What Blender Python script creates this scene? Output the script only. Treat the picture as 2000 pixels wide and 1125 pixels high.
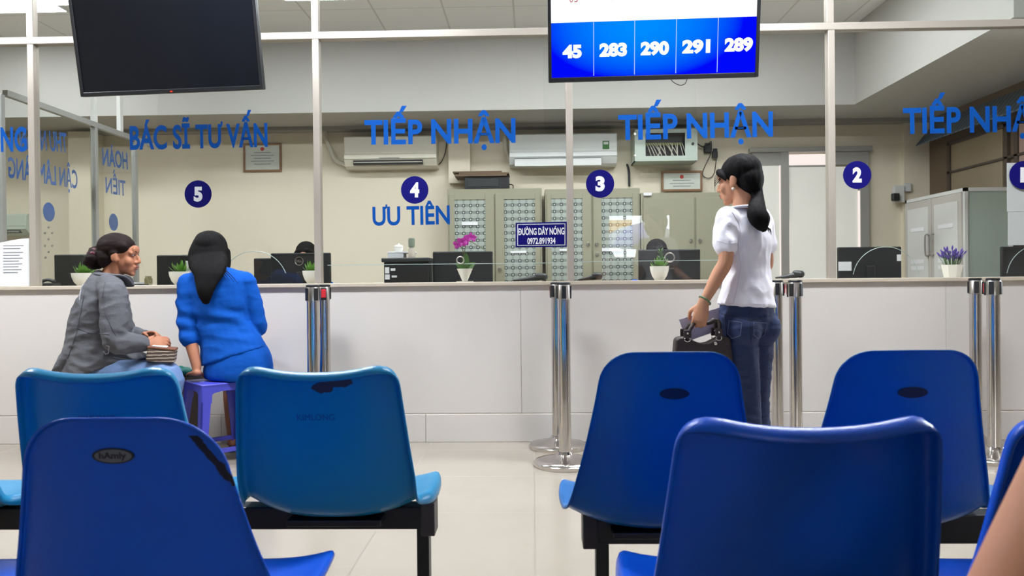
import bpy, bmesh, math, random
from mathutils import Vector, Matrix, noise as mnoise

for _o in list(bpy.data.objects):
    bpy.data.objects.remove(_o)
SC = bpy.context.scene
COL = SC.collection
PI = math.pi
V = Vector

# ------------------------------------------------------------------ camera
F = 1540.0                                # focal length in pixels of the 2000 px wide frame
CAM = V((0.0, -4.92, 1.0))
VPX, VPY, ROLL = 1040.0, 549.5, 0.0095    # where +Y vanishes, and the roll
_vy = V(((VPX - 1000) / F, (562.5 - VPY) / F, -1.0)).normalized()
_vz = V((-ROLL, 1.0, 0.0))
_vz = (_vz - _vy * _vz.dot(_vy)).normalized()
_vx = _vy.cross(_vz)
cam_data = bpy.data.cameras.new('camera')
cam_data.sensor_width = 36.0
cam_data.lens = 36.0 * F / 2000.0
cam_data.clip_start = 0.05
cam_data.dof.use_dof = True
cam_data.dof.focus_distance = 4.6
cam_data.dof.aperture_fstop = cam_data.lens / 3.6
cam = bpy.data.objects.new('camera', cam_data)
COL.objects.link(cam)
cam.matrix_world = Matrix.Translation(CAM) @ Matrix((_vx, _vy, _vz)).to_4x4()
SC.camera = cam


def ray(px, py):
    d = V(((px - 1000) / F, (562.5 - py) / F, -1.0))
    return V((_vx.dot(d), _vy.dot(d), _vz.dot(d)))


def P(px, py, Y):                          # the point seen at a pixel, on the plane y = Y
    d = ray(px, py)
    return CAM + d * ((Y - CAM.y) / d.y)


def PX(px, py, X):                         # the same on a plane x = X
    d = ray(px, py)
    return CAM + d * ((X - CAM.x) / d.x)


def S(Y):                                  # pixels per metre at depth y = Y
    return F / (Y - CAM.y)


# ------------------------------------------------------------------ world, light, exposure
w = bpy.data.worlds.new('world')
SC.world = w
w.use_nodes = True
w.node_tree.nodes['Background'].inputs[0].default_value = (0.86, 0.93, 1.0, 1)
w.node_tree.nodes['Background'].inputs[1].default_value = 15.0
SC.view_settings.view_transform = 'Standard'
SC.view_settings.look = 'None'
SC.view_settings.gamma = 1.0
SC.view_settings.use_curve_mapping = False
SC.view_settings.exposure = 0.0
try:
    SC.cycles.use_denoising = True
    SC.cycles.max_bounces = 10
    SC.cycles.transparent_max_bounces = 24
    SC.cycles.sample_clamp_indirect = 6.0
    SC.cycles.caustics_reflective = False
    SC.cycles.caustics_refractive = False
except Exception:
    pass
HALL_LAMP, OFFICE_LAMP = 112.0, 34.0          # strength of the ceiling panels' diffusers

# ------------------------------------------------------------------ materials


def lin(c):
    c = c / 255.0
    return c / 12.92 if c <= 0.04045 else ((c + 0.055) / 1.055) ** 2.4


def rgb(r, g, b):
    return (lin(r), lin(g), lin(b), 1.0)


def mat(name, col, rough=0.5, metal=0.0, spec=0.5, bump=0.0, bscale=40.0, vary=0.0, vscale=3.0, coat=0.0, bstretch=(1, 1, 1)):
    m = bpy.data.materials.new(name)
    m.use_nodes = True
    nt = m.node_tree
    b = nt.nodes['Principled BSDF']
    b.inputs['Base Color'].default_value = rgb(*col)
    b.inputs['Roughness'].default_value = rough
    b.inputs['Metallic'].default_value = metal
    b.inputs['Specular IOR Level'].default_value = spec
    b.inputs['Coat Weight'].default_value = coat
    tc = nt.nodes.new('ShaderNodeTexCoord')
    if vary:
        n = nt.nodes.new('ShaderNodeTexNoise')
        n.inputs['Scale'].default_value = vscale
        n.inputs['Detail'].default_value = 4
        nt.links.new(tc.outputs['Object'], n.inputs['Vector'])
        mx = nt.nodes.new('ShaderNodeMix')
        mx.data_type = 'RGBA'
        c = rgb(*col)
        mx.inputs[6].default_value = tuple(min(1, x * (1 - vary)) for x in c[:3]) + (1,)
        mx.inputs[7].default_value = tuple(min(1, x * (1 + vary)) for x in c[:3]) + (1,)
        nt.links.new(n.outputs['Fac'], mx.inputs[0])
        nt.links.new(mx.outputs[2], b.inputs['Base Color'])
    if bump:
        mp = nt.nodes.new('ShaderNodeMapping')
        mp.inputs['Scale'].default_value = bstretch
        nt.links.new(tc.outputs['Object'], mp.inputs['Vector'])
        n = nt.nodes.new('ShaderNodeTexNoise')
        n.inputs['Scale'].default_value = bscale
        n.inputs['Detail'].default_value = 3
        nt.links.new(mp.outputs[0], n.inputs['Vector'])
        bp = nt.nodes.new('ShaderNodeBump')
        bp.inputs['Strength'].default_value = bump
        bp.inputs['Distance'].default_value = 0.01
        nt.links.new(n.outputs['Fac'], bp.inputs['Height'])
        nt.links.new(bp.outputs[0], b.inputs['Normal'])
    return m


def emit(name, col, strength):
    m = bpy.data.materials.new(name)
    m.use_nodes = True
    nt = m.node_tree
    nt.nodes.remove(nt.nodes['Principled BSDF'])
    e = nt.nodes.new('ShaderNodeEmission')
    e.inputs[0].default_value = rgb(*col)
    e.inputs[1].default_value = strength
    nt.links.new(e.outputs[0], nt.nodes['Material Output'].inputs[0])
    return m


def mth(nt, op, a, b=None, c=None):
    n = nt.nodes.new('ShaderNodeMath')
    n.operation = op
    for i, x in enumerate((a, b, c)):
        if x is None:
            continue
        if isinstance(x, (int, float)):
            n.inputs[i].default_value = x
        else:
            nt.links.new(x, n.inputs[i])
    return n.outputs[0]


def objxyz(nt):
    tc = nt.nodes.new('ShaderNodeTexCoord')
    s = nt.nodes.new('ShaderNodeSeparateXYZ')
    nt.links.new(tc.outputs['Object'], s.inputs[0])
    return s.outputs[0], s.outputs[1], s.outputs[2], tc.outputs['Object']


def mixcol(nt, fac, a, b):
    mx = nt.nodes.new('ShaderNodeMix')
    mx.data_type = 'RGBA'
    for i, x in ((0, fac), (6, a), (7, b)):
        if isinstance(x, (int, float, tuple)):
            mx.inputs[i].default_value = x
        else:
            nt.links.new(x, mx.inputs[i])
    return mx.outputs[2]


def line_mask(nt, coord, period, width, offset=0.0):
    """1 on thin lines every period along a coordinate."""
    f = mth(nt, 'FRACT', mth(nt, 'DIVIDE', mth(nt, 'SUBTRACT', coord, offset - width / 2 - 1000 * period), period))
    return mth(nt, 'LESS_THAN', f, width / period)


def glass_mat(name, tint=(250, 251, 250), ior=1.45):
    m = bpy.data.materials.new(name)
    m.use_nodes = True
    nt = m.node_tree
    nt.nodes.remove(nt.nodes['Principled BSDF'])
    t = nt.nodes.new('ShaderNodeBsdfTransparent')
    t.inputs[0].default_value = rgb(*tint)
    g = nt.nodes.new('ShaderNodeBsdfGlossy')
    g.inputs['Roughness'].default_value = 0.0
    lw = nt.nodes.new('ShaderNodeLayerWeight')
    lw.inputs[0].default_value = 0.5
    f0 = ((ior - 1) / (ior + 1)) ** 2
    sch = mth(nt, 'ADD', mth(nt, 'MULTIPLY', mth(nt, 'POWER', lw.outputs['Facing'], 5.0), 1 - f0), f0)
    mx = nt.nodes.new('ShaderNodeMixShader')
    nt.links.new(sch, mx.inputs[0])
    nt.links.new(t.outputs[0], mx.inputs[1])
    nt.links.new(g.outputs[0], mx.inputs[2])
    nt.links.new(mx.outputs[0], nt.nodes['Material Output'].inputs[0])
    return m


M = {}
M['alu'] = mat('aluminium_profile', (176, 167, 156), 0.38, 0.25, 0.5)
M['alu_grey'] = mat('grey_aluminium', (165, 165, 162), 0.4, 0.3)
M['white_tile'] = mat('white_panel', (212, 206, 201), 0.3, 0, 0.5, vary=0.02, vscale=1.5)
M['ledge'] = mat('beige_ledge_stone', (196, 184, 168), 0.35, vary=0.08, vscale=9)
M['seam'] = mat('joint_line', (160, 150, 140), 0.7)
M['blue_vinyl'] = mat('blue_vinyl', (2, 72, 152), 0.75, 0, 0.12)
M['blue_vinyl_back'] = mat('blue_vinyl_back', (34, 96, 178), 0.5)
M['navy'] = mat('navy_sticker', (16, 12, 104), 0.7, 0, 0.12)
M['white_vinyl'] = mat('white_vinyl', (235, 235, 240), 0.5)
M['glass'] = glass_mat('clear_glass')
M['glass_edge'] = mat('polished_glass_edge', (170, 185, 180), 0.15)
M['cream'] = mat('cream_wall_paint', (228, 218, 196), 0.65, vary=0.03, vscale=1.2, bump=0.05, bscale=15)
M['white_paint'] = mat('white_paint', (214, 214, 211), 0.6, vary=0.015)
M['grey_paint'] = mat('grey_paint', (150, 148, 142), 0.6)
M['black_plastic'] = mat('black_plastic', (24, 25, 28), 0.35)
M['matte_black'] = mat('matte_black_plastic', (30, 33, 36), 0.45)
M['black_steel'] = mat('black_painted_steel', (22, 22, 24), 0.42, vary=0.3, vscale=12)
M['bracket_steel'] = mat('worn_bracket_steel', (60, 54, 50), 0.5, vary=0.3, vscale=25)
M['chrome'] = mat('polished_steel', (205, 200, 196), 0.13, 1.0)
M['steel'] = mat('brushed_steel', (190, 186, 182), 0.28, 1.0)
M['red_tape'] = mat('red_belt_webbing', (190, 25, 40), 0.6)
M['olive'] = mat('olive_cabinet_steel', (150, 147, 125), 0.45, vary=0.03)
M['olive_dark'] = mat('olive_gap', (112, 108, 90), 0.6)
M['ac_cream'] = mat('ac_cream_plastic', (220, 215, 198), 0.4)
M['ac_white'] = mat('ac_white_plastic', (224, 226, 224), 0.35)
M['dark_slot'] = mat('dark_slot', (28, 26, 24), 0.7)
M['violet'] = mat('violet_stool_plastic', (70, 72, 182), 0.35)
M['orange'] = mat('orange_stool_plastic', (205, 80, 45), 0.4)
M['ceramic'] = mat('white_ceramic', (232, 230, 222), 0.25)
M['leaf'] = mat('leaf_green', (98, 150, 50), 0.45, vary=0.3, vscale=30)
M['leaf_dark'] = mat('leaf_dark_green', (70, 105, 48), 0.4, vary=0.3, vscale=25)
M['orchid'] = mat('orchid_petal', (205, 50, 175), 0.5, vary=0.15, vscale=40)
M['lavender'] = mat('lavender_flower', (98, 78, 160), 0.7, vary=0.25, vscale=60)
M['stem'] = mat('brown_green_stem', (95, 95, 55), 0.6)
M['soil'] = mat('soil', (60, 48, 38), 0.9)
M['paper'] = mat('white_paper', (228, 228, 230), 0.7)
M['ink'] = mat('printed_ink', (120, 122, 128), 0.8)
M['wood_frame'] = mat('brown_wood_frame', (135, 98, 66), 0.5, vary=0.2, vscale=20)
M['cert'] = mat('certificate_paper', (205, 208, 198), 0.6, vary=0.06, vscale=18)
M['cert_red'] = mat('red_emblem', (190, 60, 50), 0.6)
M['cable_white'] = mat('white_cable', (210, 205, 190), 0.5)
M['cable_black'] = mat('black_cable', (28, 27, 26), 0.5)
M['box_green'] = mat('pale_green_steel', (190, 202, 190), 0.45)
M['cardboard'] = mat('brown_board', (112, 92, 74), 0.8, vary=0.2, vscale=14, bump=0.3, bscale=30, bstretch=(1, 1, 12))
M['door_alu'] = mat('door_aluminium', (168, 166, 160), 0.4, 0.3)
M['brown_panel'] = mat('brown_panelling', (104, 86, 68), 0.6, vary=0.25, vscale=4)
M['skin'] = mat('skin_light_brown', (196, 142, 112), 0.6, 0, 0.3, vary=0.06, vscale=20)
M['skin_dark'] = mat('skin_tan', (176, 118, 90), 0.6, 0, 0.3, vary=0.06, vscale=20)
M['hair'] = mat('black_hair', (13, 10, 11), 0.7, 0, 0.12, bump=0.35, bscale=90, bstretch=(1, 1, 0.06))
M['hair_brown'] = mat('dark_brown_hair', (28, 17, 16), 0.65, 0, 0.15, bump=0.5, bscale=60, bstretch=(0.06, 1, 1))
M['eye_white'] = mat('eye_white', (190, 182, 176), 0.4)
M['eye_dark'] = mat('eye_dark', (30, 20, 16), 0.2)
M['lip'] = mat('lip_colour', (166, 98, 88), 0.45)
M['blouse'] = mat('white_blouse_cloth', (234, 230, 238), 0.75, bump=0.25, bscale=14, bstretch=(1, 1, 1.6))
M['denim'] = mat('dark_denim', (28, 43, 82), 0.8, bump=0.5, bscale=22, bstretch=(0.6, 0.6, 2), vary=0.25, vscale=7)
M['denim_light'] = mat('faded_denim', (106, 132, 176), 0.8, bump=0.5, bscale=22, vary=0.18, vscale=9)
M['suit_blue'] = mat('royal_blue_cloth', (0, 76, 168), 0.85, 0, 0.2, bump=0.3, bscale=12, bstretch=(1, 1, 2.4))
M['jacket_grey'] = mat('grey_jacket_cloth', (86, 86, 92), 0.85, bump=0.5, bscale=16, bstretch=(1, 1, 2), vary=0.1, vscale=10)
M['bag_leather'] = mat('dark_brown_leather', (42, 29, 27), 0.5, bump=0.4, bscale=60)
M['folder'] = mat('lavender_folder', (190, 184, 204), 0.5)
M['jade'] = mat('green_jade', (88, 110, 78), 0.3)
M['pearl'] = mat('pearl', (240, 232, 220), 0.25)
M['claw'] = mat('dark_red_hair_claw', (88, 34, 50), 0.3)
M['teal_plastic'] = mat('teal_plastic_bag', (20, 140, 130), 0.4)
M['khaki'] = mat('khaki_cloth', (120, 106, 88), 0.85, bump=0.3, bscale=20)
M['sandal'] = mat('dark_sandal', (40, 50, 78), 0.6)


# ------------------------------------------------------------------ mesh helpers
class MB:
    """Collects shapes; build() links them as ONE mesh object."""

    def __init__(self):
        self.bm = bmesh.new()

    def box(self, x0, x1, y0, y1, z0, z1, bev=0.0, mtx=None, seg=2):
        x0, x1 = min(x0, x1), max(x0, x1)
        y0, y1 = min(y0, y1), max(y0, y1)
        z0, z1 = min(z0, z1), max(z0, z1)
        r = bmesh.ops.create_cube(self.bm, size=1.0)
        vs = r['verts']
        for v in vs:
            v.co = V((x0 + (v.co.x + .5) * (x1 - x0), y0 + (v.co.y + .5) * (y1 - y0), z0 + (v.co.z + .5) * (z1 - z0)))
        if bev > 0:
            es = list({e for v in vs for e in v.link_edges})
            rr = bmesh.ops.bevel(self.bm, geom=es, offset=bev, segments=seg, affect='EDGES', profile=0.5)
            vs = list({v for f in rr['faces'] for v in f.verts} | {v for v in vs if v.is_valid})
        if mtx is not None:
            bmesh.ops.transform(self.bm, matrix=mtx, verts=vs)
        return self

    def lathe(self, prof, c=(0, 0, 0), n=32, axis=None):
        """prof = [(r, z), ...] about +z through c (or about axis)."""
        rings = []
        q = V((0, 0, 1)).rotation_difference(V(axis)).to_matrix() if axis else Matrix.Identity(3)
        for r, z in prof:
            if r < 1e-6:
                rings.append([self.bm.verts.new(V(c) + q @ V((0, 0, z)))])
            else:
                rings.append([self.bm.verts.new(V(c) + q @ V((r * math.cos(2 * PI * i / n), r * math.sin(2 * PI * i / n), z))) for i in range(n)])
        for a, b in zip(rings, rings[1:]):
            for i in range(n):
                j = (i + 1) % n
                f = [a[i % len(a)], a[j % len(a)], b[j % len(b)], b[i % len(b)]]
                f = list(dict.fromkeys(f))
                if len(f) > 2:
                    self.bm.faces.new(f)
        return self

    def cyl(self, a, b, r, n=16, r2=None):
        a, b = V(a), V(b)
        L = (b - a).length
        self.lathe([(0, 0), (r, 0), (r if r2 is None else r2, L), (0, L)], a, n, (b - a).normalized())
        return self

    def tube(self, pts, rad, n=12, xref=None, sub=4, cap=True):
        """A tube through pts with radii rad (number or (ra, rb)); ra is measured along xref."""
        pts = [V(p) for p in pts]
        if not isinstance(rad, (list,)):
            rad = [rad] * len(pts)
        rad = [(r, r) if not isinstance(r, tuple) else r for r in rad]
        C, R = [], []
        m = len(pts)
        for i in range(m - 1):
            p0, p1, p2, p3 = pts[max(i - 1, 0)], pts[i], pts[i + 1], pts[min(i + 2, m - 1)]
            r0, r1, r2, r3 = rad[max(i - 1, 0)], rad[i], rad[i + 1], rad[min(i + 2, m - 1)]
            for k in range(sub):
                t = k / sub
                cr = lambda a, b, c, d: 0.5 * ((2 * b) + (c - a) * t + (2 * a - 5 * b + 4 * c - d) * t * t + (3 * b - a - 3 * c + d) * t ** 3)
                C.append(cr(p0, p1, p2, p3))
                R.append((max(1e-4, cr(r0[0], r1[0], r2[0], r3[0])), max(1e-4, cr(r0[1], r1[1], r2[1], r3[1]))))
        C.append(pts[-1])
        R.append(rad[-1])
        T = []
        for i in range(len(C)):
            d = C[min(i + 1, len(C) - 1)] - C[max(i - 1, 0)]
            T.append(d.normalized() if d.length > 1e-9 else V((0, 0, 1)))
        if xref is None:
            xref = V((1, 0, 0)) if abs(T[0].x) < 0.8 else V((0, 1, 0))
        xref = V(xref)
        rings, cx = [], xref
        specs = []
        if cap:
            for a in (80, 60, 35):
                s, c = math.sin(math.radians(a)), math.cos(math.radians(a))
                q = min(R[0])
                specs.append((C[0] - T[0] * q * s, (R[0][0] * c, R[0][1] * c), T[0]))
        specs += list(zip(C, R, T))
        if cap:
            for a in (35, 60, 80):
                s, c = math.sin(math.radians(a)), math.cos(math.radians(a))
                q = min(R[-1])
                specs.append((C[-1] + T[-1] * q * s, (R[-1][0] * c, R[-1][1] * c), T[-1]))
        for c, r, t in specs:
            x = cx - t * cx.dot(t)
            if x.length < 1e-4:
                x = t.orthogonal()
            x.normalize()
            cx = x if xref is None else xref * 0.5 + x * 0.5
            y = t.cross(x)
            rings.append([self.bm.verts.new(c + x * (r[0] * math.cos(2 * PI * k / n)) + y * (r[1] * math.sin(2 * PI * k / n))) for k in range(n)])
        for a, b in zip(rings, rings[1:]):
            for k in range(n):
                j = (k + 1) % n
                self.bm.faces.new((a[k], a[j], b[j], b[k]))
        self.bm.faces.new(list(reversed(rings[0])))
        self.bm.faces.new(rings[-1])
        return self

    def blob(self, c, r, ax=None, seg=20):
        res = bmesh.ops.create_uvsphere(self.bm, u_segments=seg, v_segments=max(8, seg * 2 // 3), radius=1.0)
        r = (r, r, r) if isinstance(r, (int, float)) else r
        for v in res['verts']:
            p = V((v.co.x * r[0], v.co.y * r[1], v.co.z * r[2]))
            v.co = V(c) + (ax @ p if ax is not None else p)
        return self

    def poly(self, pts):
        self.bm.faces.new([self.bm.verts.new(V(p)) for p in pts])
        return self

    def prism(self, pts, off):
        """A closed slab: polygon pts pushed along off."""
        off = V(off)
        a = [self.bm.verts.new(V(p)) for p in pts]
        b = [self.bm.verts.new(V(p) + off) for p in pts]
        n = len(a)
        self.bm.faces.new(a)
        self.bm.faces.new(list(reversed(b)))
        for i in range(n):
            j = (i + 1) % n
            self.bm.faces.new((a[i], b[i], b[j], a[j]))
        return self

    def build(self, name, m, parent=None, smooth=False, loc=None):
        bmesh.ops.recalc_face_normals(self.bm, faces=self.bm.faces[:])
        me = bpy.data.meshes.new(name)
        self.bm.to_mesh(me)
        self.bm.free()
        return link_mesh(name, me, m, parent, smooth, loc)


def link_mesh(name, me, m, parent=None, smooth=False, loc=None):
    o = bpy.data.objects.new(name, me)
    COL.objects.link(o)
    me.materials.clear()
    me.materials.append(m)
    if smooth:
        for p in me.polygons:
            p.use_smooth = True
        if smooth == 'auto':
            try:
                me.set_sharp_from_angle(angle=math.radians(38))
            except Exception:
                pass
    if parent is not None:
        o.parent = parent
        pl = parent.matrix_world_translation if hasattr(parent, 'matrix_world_translation') else None
    if loc is not None:
        o.location = loc
    return o


def recenter(o, origin):
    """Moves a mesh's data so that its origin sits at origin (world), for an unparented mesh."""
    origin = V(origin)
    o.data.transform(Matrix.Translation(-origin))
    o.location = origin
    return o


def thing(name, label, cat, loc=(0, 0, 0), group=None, rz=0.0):
    o = bpy.data.objects.new(name, None)
    COL.objects.link(o)
    o.empty_display_size = 0.05
    o.location = loc
    o.rotation_euler = (0, 0, rz)
    return tag(o, label, cat, group)


def tag(o, label, cat, group=None):
    o['label'] = label
    o['category'] = cat
    if group:
        o['group'] = group
    return o


def struct(o):
    o['kind'] = 'structure'
    return o


def put(child, parent):
    """Parents a mesh whose data is in world coordinates to a thing, keeping it in place."""
    child.parent = parent
    l = parent.location
    child.data.transform(Matrix.Translation(-V(l)))
    return child


def part(mb, name, m, parent, smooth=False, label=None):
    """Builds world-coordinate shapes as a part of a thing (or a sub-part of a part)."""
    o = mb.build(name, m, None, smooth)
    base = V(parent.location)
    p = parent
    while p.parent is not None:
        p = p.parent
        base = base + V(p.location)
    o.data.transform(Matrix.Translation(-base))
    o.parent = parent
    if label:
        o['label'] = label
    return o


def copy_thing(root, loc, label=None, rz=None):
    def cp(o, par):
        c = o.copy()
        COL.objects.link(c)
        if par is not None:
            c.parent = par
        for ch in o.children:
            cp(ch, c)
        return c
    kids = list(root.children)
    r = root.copy()
    COL.objects.link(r)
    r.location = loc
    if rz is not None:
        r.rotation_euler = (0, 0, rz)
    if label:
        r['label'] = label
    for ch in kids:
        cp(ch, r)
    return r


_TXT = {}


_PLAIN = {'Đ': 'D', 'Ư': 'U', 'Ờ': 'Ò'}


def text_mesh(body, bold=0.02, ext=0.002, spacing=1.0):
    """Letters; the barred D and the horned U and O are plain letters with the bar or horn added as a shape."""
    plain = ''.join(_PLAIN.get(ch, ch) for ch in body)
    bm = _text_mesh(plain, bold, ext, spacing)
    for i, ch in enumerate(body):
        if ch not in _PLAIN:
            continue
        t = _text_mesh(plain[:i + 1], bold, ext, spacing)
        g = _text_mesh(plain[i], bold, ext, spacing)
        x1 = max(v.co.x for v in t.verts)
        wd = x1 and max(v.co.x for v in g.verts) - min(v.co.x for v in g.verts)
        t.free()
        g.free()
        if ch == 'Đ':
            q = [(x1 - wd - .07, .30 - bold), (x1 - wd * .42, .30 - bold), (x1 - wd * .42, .37 + bold), (x1 - wd - .07, .37 + bold)]
        else:
            y0 = .60
            q = [(x1 - .05, y0), (x1 + .03, y0 + .02), (x1 + .085, y0 + .09), (x1 + .085, y0 + .19), (x1 + .085 - .06 - bold, y0 + .19), (x1 + .085 - .06 - bold, y0 + .11), (x1 - .05, y0 + .07 + bold)]
        top = [bm.verts.new((x, y, 1.02)) for x, y in q]
        bot = [bm.verts.new((x, y, 0.0)) for x, y in q]
        bm.faces.new(top)
        bm.faces.new(list(reversed(bot)))
        for k in range(len(q)):
            j = (k + 1) % len(q)
            bm.faces.new((top[k], bot[k], bot[j], top[j]))
    return bm


def _text_mesh(body, bold=0.02, ext=0.002, spacing=1.0):
    c = bpy.data.curves.new('text', 'FONT')
    c.body = body
    c.size = 1.0
    c.bevel_depth = max(bold, 0.0)
    c.bevel_resolution = 0
    if bold < 0:
        c.offset = bold
    c.space_character = spacing
    c.resolution_u = 5
    o = bpy.data.objects.new('text', c)
    COL.objects.link(o)
    dg = bpy.context.evaluated_depsgraph_get()
    me = bpy.data.meshes.new_from_object(o.evaluated_get(dg))
    bpy.data.objects.remove(o)
    bpy.data.curves.remove(c)
    bm = bmesh.new()
    bm.from_mesh(me)
    bpy.data.meshes.remove(me)
    zmin = min(v.co.z for v in bm.verts)
    if zmin > -1e-5:                       # flat letters: give them thickness
        r_ = bmesh.ops.extrude_face_region(bm, geom=bm.faces[:])
        for e in r_['geom']:
            if isinstance(e, bmesh.types.BMVert):
                e.co.z += 1.0
    else:                                  # bold letters: square off the bevelled edge
        for v in bm.verts:
            v.co.z = 1.0 if v.co.z > -1e-5 else 0.0
    for f_ in bm.faces:
        f_.smooth = False
    return bm


def lettering(body, name, m, parent, org, end, caph, xdir=None, bold=0.03, thick=0.002, mirror=False, spacing=1.0, up=V((0, 0, 1))):
    """Text whose baseline runs from org to end (world), capital height caph."""
    bm = text_mesh(body, bold, 1, spacing)
    xs = [v.co.x for v in bm.verts]
    x0, x1 = min(xs), max(xs)
    org, end = V(org), V(end)
    d = end - org
    L = d.length
    d.normalize()
    up = (V(up) - d * V(up).dot(d)).normalized()
    nrm = d.cross(up)
    k = caph / (0.682 + 2 * bold)
    for v in bm.verts:
        p = v.co.copy()
        v.co = org + d * ((p.x - x0) / (x1 - x0) * L) + up * ((p.y + bold) * k) + nrm * (p.z * thick)
    mb = MB()
    mb.bm.free()
    mb.bm = bm
    return part(mb, name, m, parent)


def remesh(mb, voxel, smooth=4, wrinkle=0.0, wfreq=14.0, wstretch=(1, 1, 1), seed=0.0, fn=None):
    """Unions the collected closed shapes into one smooth continuous skin."""
    bmesh.ops.recalc_face_normals(mb.bm, faces=mb.bm.faces[:])
    me = bpy.data.meshes.new('tmp')
    mb.bm.to_mesh(me)
    mb.bm.free()
    o = bpy.data.objects.new('tmp', me)
    COL.objects.link(o)
    a = o.modifiers.new('r', 'REMESH')
    a.mode = 'VOXEL'
    a.voxel_size = voxel
    if smooth:
        b = o.modifiers.new('s', 'SMOOTH')
        b.factor = 0.5
        b.iterations = smooth
    dg = bpy.context.evaluated_depsgraph_get()
    out = bpy.data.meshes.new_from_object(o.evaluated_get(dg))
    bpy.data.objects.remove(o)
    bpy.data.meshes.remove(me)
    if wrinkle or fn:
        ns = [v.normal.copy() for v in out.vertices]
        for v, n in zip(out.vertices, ns):
            p = v.co
            if wrinkle:
                q = V((p.x * wstretch[0], p.y * wstretch[1], p.z * wstretch[2])) * wfreq + V((seed, seed * 1.7, seed * .3))
                h = mnoise.noise(q)
                h = (1 - abs(h) * 2.2) * 0.6 + mnoise.noise(q * 2.1) * 0.4
                v.co = p + n * (h * wrinkle)
            if fn:
                v.co = fn(v.co, n)
    r = MB()
    r.bm.from_mesh(out)
    bpy.data.meshes.remove(out)
    return r
# ------------------------------------------------------------------ the setting
ZC = 3.34            # ceiling
YB = 3.28            # back wall of the office
XR = -3.6            # plane of the glazed side partition


def floor_material():
    m = mat('floor_tile', (164, 155, 144), 0.16, 0, 0.5)
    nt = m.node_tree
    b = nt.nodes['Principled BSDF']
    x, y, z, co = objxyz(nt)
    lx = line_mask(nt, x, 0.64, 0.0035, 0.0)
    ly = line_mask(nt, y, 0.64, 0.0035, -0.88)
    g = mth(nt, 'MAXIMUM', lx, ly)
    n = nt.nodes.new('ShaderNodeTexNoise')
    n.inputs['Scale'].default_value = 2.5
    n.inputs['Detail'].default_value = 6
    nt.links.new(co, n.inputs['Vector'])
    c = mixcol(nt, n.outputs['Fac'], rgb(149, 140, 128), rgb(164, 155, 143))
    c = mixcol(nt, g, c, rgb(128, 118, 106))
    nt.links.new(c, b.inputs['Base Color'])
    r = mth(nt, 'ADD', mth(nt, 'MULTIPLY', g, 0.4), 0.16)
    nt.links.new(r, b.inputs['Roughness'])
    return m


def ceiling_material():
    m = mat('ceiling_tile', (244, 244, 242), 0.8)
    nt = m.node_tree
    b = nt.nodes['Principled BSDF']
    x, y, z, co = objxyz(nt)
    g = mth(nt, 'MAXIMUM', line_mask(nt, x, 0.6, 0.016, -0.14), line_mask(nt, y, 0.6, 0.010, 1.80))
    nt.links.new(mixcol(nt, g, rgb(244, 244, 242), rgb(214, 214, 210)), b.inputs['Base Color'])
    return m


M['floor'] = floor_material()
M['ceiling'] = ceiling_material()
struct(MB().box(-7.5, 6.6, -10.2, 3.6, -0.1, 0).build('floor', M['floor']))
struct(MB().box(-7.5, 6.6, -10.2, 3.6, ZC, ZC + 0.1).build('ceiling', M['ceiling']))
DX0, DX1, DZ = 1.36, 2.46, 2.16                       # the street doorway behind the camera
rear = MB()
rear.box(-7.5, DX0, -9.2, -9.0, 0, ZC).box(DX1, 6.6, -9.2, -9.0, 0, ZC).box(DX0, DX1, -9.2, -9.0, DZ, ZC)
M['hall_wall'] = mat('hall_wall_paint', (150, 144, 136), 0.7)
struct(rear.build('wall_rear', M['hall_wall']))
struct(MB().box(-7.5, -7.4, -9.0, YB, 0, ZC).build('wall_left', M['cream']))
struct(MB().box(6.5, 6.6, -9.0, 0, 0, ZC).build('wall_right', M['hall_wall']))
struct(MB().box(4.05, 4.17, 0.44, YB, 0, ZC).build('wall_right_office', M['brown_panel']))
struct(MB().box(-7.4, 4.2, YB, YB + 0.12, 0, ZC).build('wall_back', M['cream']))
M['beam_paint'] = mat('beam_paint', (176, 174, 168), 0.65)
bm_ = MB()
ZB = 2.61
bm_.box(-7.4, 4.05, 2.48, YB, ZB, ZC)
struct(bm_.build('beam_back', M['beam_paint']))
struct(MB().box(3.0, 4.05, 0.065, 2.48, ZB, ZC).build('beam_right', M['beam_paint']))
struct(MB().box(-7.4, 4.05, YB - 0.16, YB, ZB - 0.035, ZB).build('trim_1', M['grey_paint']))
# pilasters on the back wall
a, b_ = P(876, 300, YB - 0.1), P(918, 300, YB - 0.1)
struct(MB().box(a.x, b_.x, YB - 0.1, YB, 2.02, ZB - 0.035).build('trim_2', M['cream']))
a, b_ = P(133, 300, YB - 0.25), P(176, 300, YB - 0.25)
struct(MB().box(a.x, b_.x, YB - 0.25, YB, 0, ZB - 0.035).build('trim_3', M['cream']))
a, b_ = P(1766, 300, YB - 0.06), P(1793, 300, YB - 0.06)
struct(MB().box(a.x, 4.05, YB - 0.06, YB, 0, ZB - 0.035).build('trim_4', M['cream']))

# door at the back right: grey aluminium frame, frosted leaves
dy = YB - 0.06
fr = MB()


def dx(px):
    return P(px, 450, dy).x


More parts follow.
